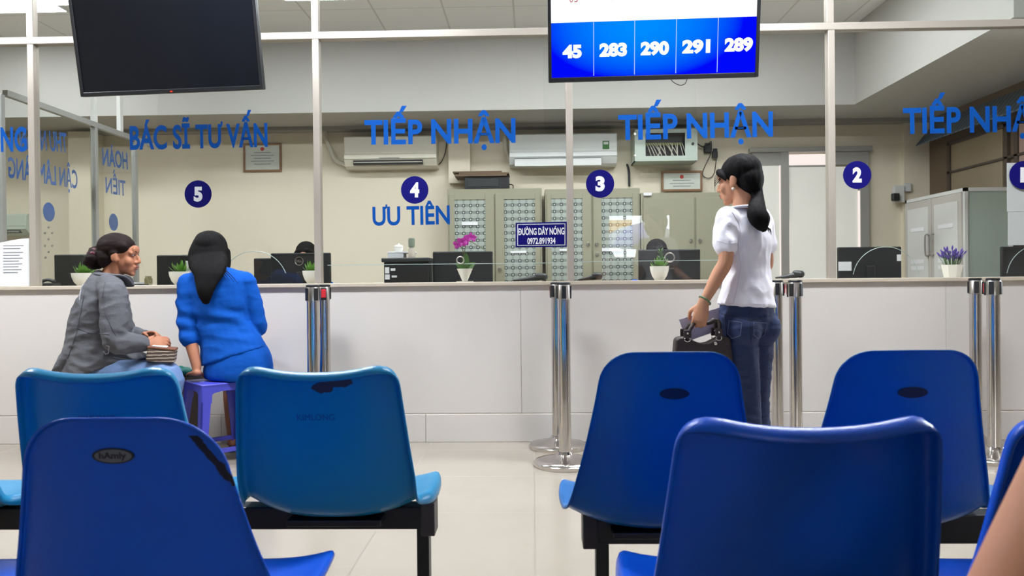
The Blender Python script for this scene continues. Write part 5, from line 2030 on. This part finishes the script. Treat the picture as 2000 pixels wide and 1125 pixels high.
# ---------------- plastic stools
def stool(label, c, rz, m, top=.455, half=.148):
    root = thing('plastic_stool', label, 'stool', c, None, rz)
    st = MB()
    st.box(-half, half, -half, half, top - .018, top, .012, seg=3)

    def lp(mb, nm):
        o = mb.build(nm, m, None, 'auto')
        o.parent = root
        return o
    lp(st, 'seat_top')
    ap = MB()
    for sx_, sy_ in ((0, 1), (0, -1), (1, 0), (-1, 0)):
        # apron with an arch below
        pts = []
        for k in range(13):
            a = k / 12 * PI
            pts.append((-(half - .052) * math.cos(a), top - .075 + .032 * math.sin(a) ** .5 if 0 < k < 12 else top - .105))
        outline = [(-half + .004, top - .012)] + [(-half - .002, top - .105)] + pts + [(half + .002, top - .105), (half - .004, top - .012)]
        P3 = []
        for u_, z in outline:
            off = half - .002 + (top - z) * .055
            P3.append((u_, off, z) if sy_ == 1 else (-u_, -off, z) if sy_ == -1 else (off, -u_, z) if sx_ == 1 else (-off, u_, z))
        inn = V((-sx_, -sy_, 0)) * .008
        ap.prism(P3, inn)
    lp(ap, 'apron')
    for sx_ in (-1, 1):
        for sy_ in (-1, 1):
            lg = MB()
            z1 = top - .098
            hb_ = half + .004
            for (ax, ay, bx_, by_) in ((0, 0, -sx_, 0), (0, 0, 0, -sy_)):
                w1, w2 = .052, .036
                c1 = V((sx_ * hb_, sy_ * hb_, z1))
                c2 = V((sx_ * (hb_ + .028), sy_ * (hb_ + .028), 0))
                dv = V((bx_, by_, 0))
                nin = V((0, -sy_, 0)) if bx_ else V((-sx_, 0, 0))
                lg.prism([c1, c1 + dv * w1, c2 + dv * w2, c2], nin * .009)
            lp(lg, 'leg')
    br = MB()
    hz = half + .022
    br.box(-hz, hz, -hz - .004, -hz + .004, .075, .10).box(-hz, hz, hz - .004, hz + .004, .075, .10).box(-hz - .004, -hz + .004, -hz, hz, .075, .10).box(hz - .004, hz + .004, -hz, hz, .075, .10)
    lp(br, 'stretcher')
    return root


YBW = -.45


def B(px, py, dy=0.0):
    return P(px, py, YBW + dy)


c = B(432, 745)
stool('violet plastic stool under the blue suited woman', (c.x, YBW - .03, 0), math.radians(42), M['violet'])

# ---------------- woman in the blue suit, seated, seen from behind
X = V((1, 0, 0))
root = thing('person', 'long haired woman in a blue suit sitting on the violet stool, leaning on one hand', 'person', (c.x + .08, YBW, 0))
hc = B(411, 494, .10)
body = MB()
h, HA = add_head(body, hc, V((-.12, 1, -.12)), (.10, 0, 1), .98, False)
body.tube([h(0, -.02, -.06), h(0, -.03, -.11), B(418, 538, .03)], [.05, .049, .058], n=16)
body.tube([B(419, 535, .02), B(421, 550), B(428, 590), B(438, 640), B(455, 690), B(465, 718)], [(.07, .05), (.155, .07), (.145, .085), (.13, .088), (.16, .11), (.165, .12)], n=22, xref=X)
SL, EL, WL2 = B(363, 557, -.01), B(368, 645, -.05), B(384, 716, -.10)
SR, ER, WR = B(484, 553, .03), B(503, 636, .06), B(497, 655, .30)
body.tube([SL, SL.lerp(EL, .5), EL, EL.lerp(WL2, .3), WL2], [.044, .042, .036, .037, .026], n=14)
body.tube([SR, SR.lerp(ER, .5), ER, ER.lerp(WR, .3), WR], [.044, .042, .036, .036, .025], n=14)
hw = B(384, 727, -.11)
hw.z = max(hw.z, .478)
body.tube([WL2, hw], [.026, .022], n=12)
add_hand(body, hw + V((0, -.0, -.004)), V((-.55, .8, -.10)), None, V((0, 0, -1)), [.06, .05, .06, .08], .92, thumb=V((1, .2, 0)), tcurl=.0)
add_hand(body, WR, V((-.3, .8, -.3)), None, V((-.3, 0, -1)), [.3, .3, .35, .4], .9, thumb=V((-1, 0, 0)))
hL, hR = B(442, 722, .02), B(490, 722, .02)
kL, kR = B(452, 738, .36), B(520, 738, .36)
aL, aR = B(456, 858, .22), B(520, 862, .27)
for hp, kn, an in ((hL, kL, aL), (hR, kR, aR)):
    body.tube([hp, hp.lerp(kn, .5), kn, kn.lerp(an, .35), an], [.080, .07, .052, .052, .034], n=16)
    z0 = V((an.x, an.y, .045))
    body.tube([an, z0, V((an.x, an.y + .07, .035)), V((an.x, an.y + .13, .03))], [.033, .034, (.036, .024), (.03, .013)], n=12, xref=X)
part(remesh(body, VOX, 3), 'body', M['skin_dark'], root, True)
jk = MB()
jk.tube([B(419, 528, .025), B(420, 541, .012), B(422, 560), B(428, 595), B(437, 640), B(450, 674), B(457, 696)], [(.075, .055), (.150, .074), (.178, .092), (.166, .104), (.152, .108), (.176, .126), (.194, .142)], n=26, xref=X, cap=False)
jk.tube([SL + V((.012, 0, .008)), SL.lerp(EL, .5), EL, EL.lerp(WL2, .22)], [.058, .058, .054, .055], n=16, cap=True)
jk.tube([SR + V((-.012, 0, .008)), SR.lerp(ER, .5), ER, ER.lerp(WR, .12)], [.058, .055, .053, .052], n=16)
jk.tube([SL + V((.03, 0, .02)), B(420, 541, .01), SR + V((-.03, 0, .02))], [.048, .06, .048], n=14)


def crease(p, n):
    # long soft folds running across the back
    t = (p.z - B(430, 620).z) * 9 + (p.x - B(430, 620).x) * 2.2
    m_ = max(0, 1 - abs(p.z - B(430, 618).z) / .16) * (1 if p.y < YBW - .03 else .2)
    return p + n * (.0075 * m_ * math.sin(t * 6.5 + mnoise.noise(p * 9) * 2.5))


part(remesh(jk, .007, 3, .005, 10, (.6, .6, 1.6), 5.5, crease), 'jacket', M['suit_blue'], root, True)
skt = MB()
skt.tube([B(458, 680, .01), B(464, 705), B(466, 728, .0), B(466, 740, .0)], [(.165, .122), (.192, .142), (.196, .15), (.19, .145)], n=24, xref=X, cap=False)
for hp, kn in ((hL, kL), (hR, kR)):
    skt.tube([hp, hp.lerp(kn, .5), kn.lerp(hp, .1)], [.096, .084, .066], n=18)
part(remesh(skt, .0075, 5, .002, 12, (1, 1, 1), 2.2), 'skirt', M['suit_blue'], root, True)
hr = MB()
hr.blob(h(0, -.022, .040), (.094, .108, .088), HA)
hr.tube([h(0, -.05, .06), h(0, -.055, -.02), h(.012, -.045, -.085)], [(.088, .062), (.110, .075), (.112, .062)], n=20, xref=X)
hr.tube([h(0, -.06, -.02), B(409, 525, -.065), B(404, 550, -.112), B(401, 572, -.132), B(402, 592, -.128)], [(.102, .05), (.096, .042), (.068, .026), (.046, .018), (.020, .008)], n=20, xref=X)
hr.tube([h(.085, .02, .02), h(.092, .02, -.06), h(.085, .0, -.10)], [(.02, .04), (.022, .045), (.014, .03)], n=12)
hr.tube([h(-.085, .02, .02), h(-.092, .02, -.06), h(-.08, .0, -.11)], [(.02, .04), (.022, .045), (.014, .03)], n=12)
part(remesh(hr, .006, 4, .0025, 30, (1.6, 1, .12), 4.4), 'hair', M['hair'], root, True)
ws = MB()
for k in range(4):
    ws.tube([B(424 + k * 3, 522, -.07), B(433 + k * 6, 534 + k, -.095), B(441 + k * 8, 545 + k * 3, -.112)], [.003, .0022, .0008], n=5, sub=3)
part(ws, 'loose_hair', M['hair'], root, True)
for an in (aL, aR):
    sd = MB()
    sd.tube([V((an.x, an.y - .05, .014)), V((an.x, an.y + .05, .014)), V((an.x, an.y + .14, .012))], [(.036, .012), (.042, .011), (.034, .010)], n=14, xref=X)
    sd.tube([V((an.x - .04, an.y + .06, .02)), V((an.x, an.y + .065, .07)), V((an.x + .04, an.y + .06, .02))], [.008, .009, .008], n=8)
    part(sd, 'sandal', M['sandal'], root, True)

# ---------------- woman in the grey jacket, seated in profile
YGW = -.55


def G(px, py, dy=0.0):
    return P(px, py, YGW + dy)


f = V((.96, .28, 0)).normalized()
r = V((.28, -.96, 0)).normalized()
c = G(205, 750)
stool('orange plastic stool under the woman in the grey jacket', (c.x, YGW, 0), math.radians(16), M['orange'])
root = thing('person', 'woman in a grey jacket with a hair bun sitting in profile, hands on her lap', 'person', (c.x, YGW + .01, 0))
hc = G(235.5, 499, .0)
body = MB()
h, HA = add_head(body, hc, V((.985, .12, -.06)), (0.03, 0, 1), 1.0)
body.tube([h(0, -.018, -.05), h(0, -.036, -.10), G(214, 552)], [(.054, .056), (.055, .056), (.062, .06)], n=16, xref=r)
body.tube([G(208, 552), G(205, 575), G(200, 610), G(198, 660), G(202, 715), G(204, 735)], [(.06, .06), (.135, .09), (.145, .125), (.14, .135), (.155, .15), (.15, .14)], n=22, xref=r)
SRt, ERt, WRt = G(222, 580, -.165), G(226, 668, -.20), G(282, 672, -.13)
SLt, ELt, WLt = G(218, 575, .16), G(245, 655, .17), G(284, 660, .02)
body.tube([SRt, SRt.lerp(ERt, .5), ERt, ERt.lerp(WRt, .4), WRt], [.05, .047, .041, .038, .027], n=14)
body.tube([SLt, SLt.lerp(ELt, .5), ELt, ELt.lerp(WLt, .4), WLt], [.05, .047, .041, .038, .027], n=14)
add_hand(body, WRt, V((.85, .5, .12)), None, V((.2, .9, -.5)), [(.3, .6, .4), (.35, .7, .4), (.4, .7, .5), (.5, .8, .5)], .98, thumb=V((0, 0, 1)), tcurl=.2)
add_hand(body, WLt + V((0, 0, .012)), V((.9, -.35, .1)), None, V((0, -.6, -.8)), [(.25, .5, .4), (.3, .55, .4), (.35, .6, .4), (.4, .6, .5)], .98, thumb=V((0, -1, .4)), tcurl=.2)
hR, hL = G(212, 735, -.10), G(212, 732, .10)
kR, kL = G(332, 733, -.11), G(328, 728, .09)
aR, aL = G(318, 868, -.11), G(316, 862, .09)
for hp, kn, an in ((hL, kL, aL), (hR, kR, aR)):
    body.tube([hp, hp.lerp(kn, .5), kn, kn.lerp(an, .35), an], [.082, .07, .054, .05, .036], n=16)
    body.tube([an, V((an.x, an.y, .045)), V((an.x, an.y, .035)) + f * .08, V((an.x, an.y, .028)) + f * .14], [.034, .035, (.036, .024), (.03, .014)], n=12, xref=r)
part(remesh(body, VOX, 3), 'body', M['skin_dark'], root, True)
face_parts(root, h, HA)
jk = MB()
jk.tube([G(215, 535), G(207, 558), G(203, 585), G(198, 620), G(196, 660), G(198, 695), G(205, 722)],
        [(.060, .062), (.12, .10), (.155, .128), (.165, .155), (.165, .17), (.185, .20), (.205, .24)], n=26, xref=r, cap=False)
jk.tube([G(188, 640), G(150, 690, .0), G(126, 712, .0)], [(.17, .10), (.17, .06), (.16, .02)], n=18, xref=r)
jk.tube([SRt + V((-.01, .02, .012)), SRt.lerp(ERt, .5), ERt, ERt.lerp(WRt, .5), WRt.lerp(ERt, .1)], [.070, .068, .062, .055, .045], n=18)
jk.tube([SLt + V((-.01, -.02, .012)), SLt.lerp(ELt, .5), ELt, ELt.lerp(WLt, .5), WLt.lerp(ELt, .1)], [.068, .065, .060, .052, .043], n=18)
jk.tube([SRt + V((-.02, .03, .03)), G(209, 556), SLt + V((-.02, -.03, .03))], [.062, .075, .062], n=16)
go = part(remesh(jk, .007, 3, .0105, 11, (.8, .8, 1.5), 9.1), 'jacket', M['jacket_grey'], root, True)
M['jacket_seam'] = mat('jacket_seam', (66, 66, 72), .85)
M['jacket_trim'] = mat('pocket_trim_grey', (158, 158, 164), .6)
seam(root, go, [[(205, 552), (200, 580), (206, 612), (218, 640), (226, 655)]], .002, M['jacket_seam'], 'armhole_seam')
seam(root, go, [[(150, 640), (172, 650), (196, 652), (214, 654)]], .002, M['jacket_seam'], 'waist_seam')
seam(root, go, [[(166, 566), (158, 610), (150, 650), (132, 700)]], .002, M['jacket_seam'], 'back_seam')
seam(root, go, [[(222, 698), (236, 701), (253, 703)]], .0022, M['jacket_trim'], 'pocket_trim')
seam(root, go, [[(202, 686), (206, 692), (212, 690), (213, 676), (208, 675)]], .0022, M['jacket_trim'], 'pocket_buckle')
seam(root, go, [[(166, 549), (158, 566), (155, 586)]], .0035, M['jacket_trim'], 'bag_strap')
cl = MB()
n0 = G(220, 541)
cl.tube([n0 + f * .085 + V((0, 0, -.05)), n0 + f * .06 + r * .055, n0 + r * .073 - f * .01 + V((0, 0, .008)), n0 - f * .08 + V((0, 0, .018)), n0 - r * .073 - f * .01 + V((0, 0, .008)), n0 + f * .06 - r * .055, n0 + f * .085 + V((0, 0, -.05))], [(.010, .028)] * 7, n=10, xref=(0, 0, 1), cap=False)
part(cl, 'collar', M['jacket_grey'], root, True)
je = MB()
for hp, kn, an in ((hL, kL, aL), (hR, kR, aR)):
    je.tube([hp, hp.lerp(kn, .5), kn, kn.lerp(an, .4), an.lerp(kn, .08)], [.096, .085, .068, .062, .056], n=18)
je.tube([G(205, 712), G(205, 738)], [(.165, .15), (.17, .15)], n=20, xref=r)
part(remesh(je, .0075, 5, .003, 18, (1, 1, 1), 6.1), 'jeans', M['denim_light'], root, True)
hr = MB()
hr.blob(h(0, -.026, .046), (.081, .102, .080), HA)
hr.blob(h(0, -.062, -.010), (.072, .06, .072), HA)
for s in (-1, 1):
    hr.blob(h(s * .062, .026, .046), (.018, .036, .032), HA)
    hr.blob(h(s * .069, -.012, .012), (.013, .022, .03), HA)
for k in range(9):
    a = 2 * PI * k / 9
    hr.blob(h(.038 * math.cos(a), -.138 + .012 * math.sin(a * 2), -.022 + .036 * math.sin(a)), (.030, .036, .030), HA, 14)
hr.blob(h(0, -.135, -.022), (.045, .042, .045), HA)
part(remesh(hr, .0055, 3, .003, 26, (.35, 1, 1), 3.3), 'hair', M['hair_brown'], root, True)
cw = MB()
for k in range(7):
    a = -1.2 + k * .4
    cw.tube([h(.02 * math.sin(a * 2), -.100 - .01 * k % 2, .028), h(.046 * math.sin(a), -.120, .022), h(.05 * math.sin(a), -.148, .012 - .01 * (k % 3))], [.007, .008, .004], n=8, sub=3)
cw.blob(h(.045, -.128, .004), (.016, .022, .014), HA, 12).blob(h(.03, -.152, .002), (.018, .018, .014), HA, 12)
part(cw, 'hair_claw', M['claw'], root, True)
cb = MB()
cb.blob(h(0, -.112, .034), (.03, .018, .016), HA, 12)
part(cb, 'hair_clip', M['black_plastic'], root, True)

# purse on her lap
a = G(318, 690, -.12)
pr = thing('purse', 'brown striped purse on the lap of the woman in the grey jacket', 'purse', (a.x, a.y, a.z - .045))
RM = Matrix.Translation(a) @ Matrix.Rotation(math.radians(8), 4, 'Y') @ Matrix.Rotation(math.radians(16), 4, 'Z')
M['purse_top'] = mat('purse_brown', (112, 66, 46), .5)


def purse_mat():
    m = mat('purse_stripes', (100, 84, 74), .6)
    nt = m.node_tree
    x, y, z, co = objxyz(nt)
    n = nt.nodes.new('ShaderNodeTexNoise')
    n.inputs['Scale'].default_value = 40
    nt.links.new(co, n.inputs['Vector'])
    k = mth(nt, 'FRACT', mth(nt, 'ADD', mth(nt, 'DIVIDE', mth(nt, 'ADD', z, 5), .018), mth(nt, 'MULTIPLY', n.outputs['Fac'], .35)))
    nt.links.new(mixcol(nt, mth(nt, 'LESS_THAN', k, .38), rgb(78, 62, 54), rgb(186, 172, 156)), nt.nodes['Principled BSDF'].inputs['Base Color'])
    return m


part(MB().box(-.075, .068, -.045, .045, -.045, .026, .010, mtx=RM), 'pouch', purse_mat(), pr)
part(MB().box(-.076, .069, -.046, .046, .024, .036, .005, mtx=RM), 'flap', M['purse_top'], pr)
o = MB().box(-.055, .02, -.03, .03, .036, .040, .001, mtx=RM).build('paper_slip', M['paper'])
tag(recenter(o, a + V((0, 0, .038))), 'small pale paper slip lying on the purse under her hands', 'paper')
# teal bag and khaki tote on the floor between the two women
c = G(366, 722, .37)
tb = thing('tote_bag', 'khaki cloth tote bag on the floor between the two seated women', 'bag', (c.x, c.y, 0))
z1 = c.z - .035
mb = MB()
mb.tube([(c.x, c.y, .05), (c.x, c.y, .25), (c.x + .005, c.y, z1 - .02), (c.x + .005, c.y, z1)], [(.10, .075), (.105, .08), (.10, .06), (.09, .04)], n=22, xref=X)
part(remesh(mb, .008, 4, .006, 10, (1, 1, .6), 2.0), 'body', M['khaki'], tb, True)
part(MB().tube([(c.x - .06, c.y, z1 - .01), (c.x - .03, c.y, z1 + .03), (c.x + .03, c.y, z1 + .03), (c.x + .06, c.y, z1 - .01)], .006, n=8), 'handle', M['khaki'], tb, True)
mb = MB()
mb.tube([(c.x - .05, c.y - .05, z1 + .02), (c.x - .01, c.y - .04, z1 + .035), (c.x + .05, c.y - .05, z1 + .025)], [(.03, .012), (.05, .02), (.025, .012)], n=12)
mb.tube([(c.x - .02, c.y - .05, z1 + .03), (c.x - .01, c.y - .05, z1 + .055)], [(.03, .015), (.022, .006)], n=10)
o = remesh(mb, .006, 2, .006, 22, (1, 1, 1), 1.0).build('plastic_bag', M['teal_plastic'], None, True)
tag(recenter(o, (c.x, c.y - .05, z1 + .01)), 'crumpled teal plastic bag resting on top of the khaki tote', 'bag')


# ---------------- clerks behind the monitors
def clerk(label, px, pytop, Y, seed):
    s = S(Y)
    t = P(px, pytop, Y)
    hc = t - V((0, 0, .115))
    root = thing('person', label, 'person', (t.x, Y, 0))
    body = MB()
    h, HA = add_head(body, hc, V((.05, -1, -.28)), (0, 0, 1), .95)
    sz = hc.z - .215
    body.tube([h(0, -.02, -.05), h(0, -.03, -.12), V((t.x, Y + .02, sz + .02))], [.05, .048, .06], n=14)
    body.tube([V((t.x, Y + .02, sz + .03)), V((t.x, Y + .02, sz - .03)), V((t.x, Y + .04, sz - .25)), V((t.x, Y + .08, .50))], [(.07, .05), (.15, .075), (.13, .09), (.16, .12)], n=18, xref=X)
    js = []
    for q in (-1, 1):
        sh = V((t.x + q * .175, Y + .02, sz - .035))
        el = V((t.x + q * .235, Y - .06, sz - .27))
        wr = V((t.x + q * .12, Y - .16, .80))
        js.append((sh, el, wr))
        body.tube([sh, el, wr], [.042, .036, .024], n=12)
        add_hand(body, wr, V((-q * .25, -1, -.1)), None, V((0, 0, -1)), [.2, .2, .25, .3], .9, thumb=V((-q, 0, 0)))
        hp, kn, an = V((t.x + q * .09, Y + .05, .53)), V((t.x + q * .10, Y - .34, .53)), V((t.x + q * .10, Y - .30, .09))
        body.tube([hp, kn, an], [.08, .055, .036], n=14)
        body.tube([an, V((an.x, an.y, .04)), V((an.x, an.y - .12, .03))], [.034, .036, (.034, .018)], n=10, xref=X)
    part(remesh(body, .006, 3), 'body', M['skin'], root, True)
    face_parts(root, h, HA, .95)
    jk = MB()
    jk.tube([V((t.x, Y + .02, sz + .015)), V((t.x, Y + .02, sz - .04)), V((t.x, Y + .04, sz - .25)), V((t.x, Y + .07, .50))], [(.10, .065), (.175, .092), (.155, .11), (.18, .135)], n=20, xref=X, cap=False)
    for sh, el, wr in js:
        jk.tube([sh, el, el.lerp(wr, .3)], [.058, .052, .05], n=14)
    part(remesh(jk, .009, 4, .003, 12, (1, 1, 1), seed), 'jacket', M['suit_blue'], root, True)
    tr = MB()
    for q in (-1, 1):
        hp, kn, an = V((t.x + q * .09, Y + .05, .53)), V((t.x + q * .10, Y - .34, .53)), V((t.x + q * .10, Y - .30, .10))
        tr.tube([hp, kn, an], [.095, .07, .055], n=14)
    tr.tube([V((t.x, Y + .07, .56)), V((t.x, Y + .07, .50))], [(.17, .13), (.17, .13)], n=16, xref=X)
    part(remesh(tr, .009, 4), 'trousers', M['matte_black'], root, True)
    hr = MB()
    hr.blob(h(0, -.022, .045), (.082, .098, .080), HA).blob(h(0, -.06, -.03), (.078, .06, .09), HA)
    for q in (-1, 1):
        hr.tube([h(q * .03, .07, .075), h(q * .068, .04, .04), h(q * .08, .0, -.04)], [.014, .02, .014], n=10)
    part(remesh(hr, .007, 3, .002, 26, (1, 1, .3), seed), 'hair', M['hair'], root, True)
    return t


t1 = clerk('dark haired clerk in blue behind the monitor with the round logo', 597, 474, 1.36, 1.5)
t2 = clerk('dark haired clerk in blue behind the monitor at window 3', 1283, 469, 1.36, 2.5)


def office_chair(label, x, y):
    root = thing('office_chair', label, 'chair', (x, y, 0))
    part(MB().box(x - .23, x + .23, y - .2, y + .22, .385, .435, .02), 'seat', M['matte_black'], root)
    part(MB().box(x - .19, x + .19, y + .27, y + .31, .50, .86, .02), 'backrest', M['matte_black'], root)
    part(MB().box(x - .03, x + .03, y + .1, y + .34, .36, .385).box(x - .03, x + .03, y + .315, y + .34, .36, .62), 'back_bar', M['black_steel'], root)
    part(MB().cyl((x, y, .08), (x, y, .385), .028), 'column', M['steel'], root)
    for k in range(5):
        a = k * 2 * PI / 5 + .3
        e = V((x + .26 * math.cos(a), y + .26 * math.sin(a), .06))
        part(MB().tube([(x, y, .09), e], [.022, .015], n=8, sub=1), 'base_arm', M['black_plastic'], root)
        part(MB().cyl((e.x - .012, e.y, .028), (e.x + .012, e.y, .028), .028), 'caster', M['black_plastic'], root)
    return root


office_chair('black office chair of the clerk behind the round logo monitor', t1.x, 1.42)
office_chair('black office chair of the clerk at window 3', t2.x, 1.42)

M['skin_arm'] = mat('skin_warm', (206, 148, 120), 0.6, 0, 0.3, vary=0.05, vscale=20)
# ---------------- neighbour on the photographer's bench: only the bare upper arm is in the picture
YN = CAM.y + .74
root = thing('person', 'bare tan arm of a seated neighbour cutting into the lower right corner', 'person', (.92, YN - .1, 0))
sh = P(2325, 560, YN + .02)
el = P(1940, 1290, YN)
cx = sh.x + .19
body = MB()
h, HA = add_head(body, (cx + .06, YN + .02, sh.z + .235), V((.3, 1, -.2)), (0, 0, 1), 1.0)
body.tube([h(0, -.02, -.05), h(0, -.03, -.12), V((cx, YN, sh.z + .03))], [.055, .055, .065], n=14)
body.tube([V((cx, YN, sh.z + .03)), V((cx, YN - .01, sh.z - .04)), V((cx + .02, YN - .08, .75)), V((cx + .03, YN - .16, .50))], [(.08, .06), (.18, .09), (.15, .11), (.17, .13)], n=18, xref=X)
wr = V((el.x + .20, YN + .20, .60))
body.tube([sh, sh.lerp(el, .5), el, el.lerp(wr, .4), wr], [.058, .054, .044, .042, .029], n=18)
add_hand(body, wr, V((.6, .8, -.1)), None, V((0, 0, -1)), [.25, .25, .3, .3], 1.0, thumb=V((-1, .3, 0)))
sh2 = V((2 * cx - sh.x, sh.y, sh.z))
wr2 = V((cx + .1, YN + .2, .60))
body.tube([sh2, V((sh2.x + .06, YN - .02, .68)), wr2], [.055, .044, .029], n=14)
for q in (-1, 1):
    hp, kn, an = V((cx + .03 + q * .1, YN - .15, .53)), V((cx + q * .11, YN + .27, .53)), V((cx + q * .11, YN + .25, .09))
    body.tube([hp, kn, an], [.085, .058, .037], n=14)
    body.tube([an, V((an.x, an.y, .04)), V((an.x, an.y + .13, .03))], [.035, .037, (.036, .018)], n=10, xref=X)
part(remesh(body, .006, 4), 'body', M['skin_arm'], root, True)
face_parts(root, h, HA, 1.0)
jk = MB()
jk.tube([V((cx, YN, sh.z + .02)), V((cx, YN - .01, sh.z - .05)), V((cx + .02, YN - .08, .75)), V((cx + .03, YN - .16, .49))], [(.12, .075), (.19, .105), (.175, .13), (.19, .15)], n=20, xref=X, cap=False)
part(remesh(jk, .009, 4, .003, 12, (1, 1, 1), 3.9), 'vest_top', M['khaki'], root, True)
tr = MB()
for q in (-1, 1):
    hp, kn, an = V((cx + .03 + q * .1, YN - .15, .53)), V((cx + q * .11, YN + .27, .53)), V((cx + q * .11, YN + .25, .12))
    tr.tube([hp, kn, an], [.1, .072, .058], n=14)
tr.tube([V((cx + .03, YN - .16, .58)), V((cx + .03, YN - .16, .50))], [(.18, .14), (.18, .14)], n=16, xref=X)
part(remesh(tr, .009, 4), 'trousers', M['denim'], root, True)
hr = MB()
hr.blob(h(0, -.022, .045), (.082, .098, .080), HA).blob(h(0, -.06, -.03), (.078, .06, .09), HA)
part(remesh(hr, .007, 3), 'hair', M['hair'], root, True)
bench('waiting_bench', 'deep blue bench seat under the neighbour at the lower right corner', [cx + .03], YN - .13, 'A', [M['blue_deep']], .80, (cx - .24, cx + .30), (cx - .2, cx + .26))
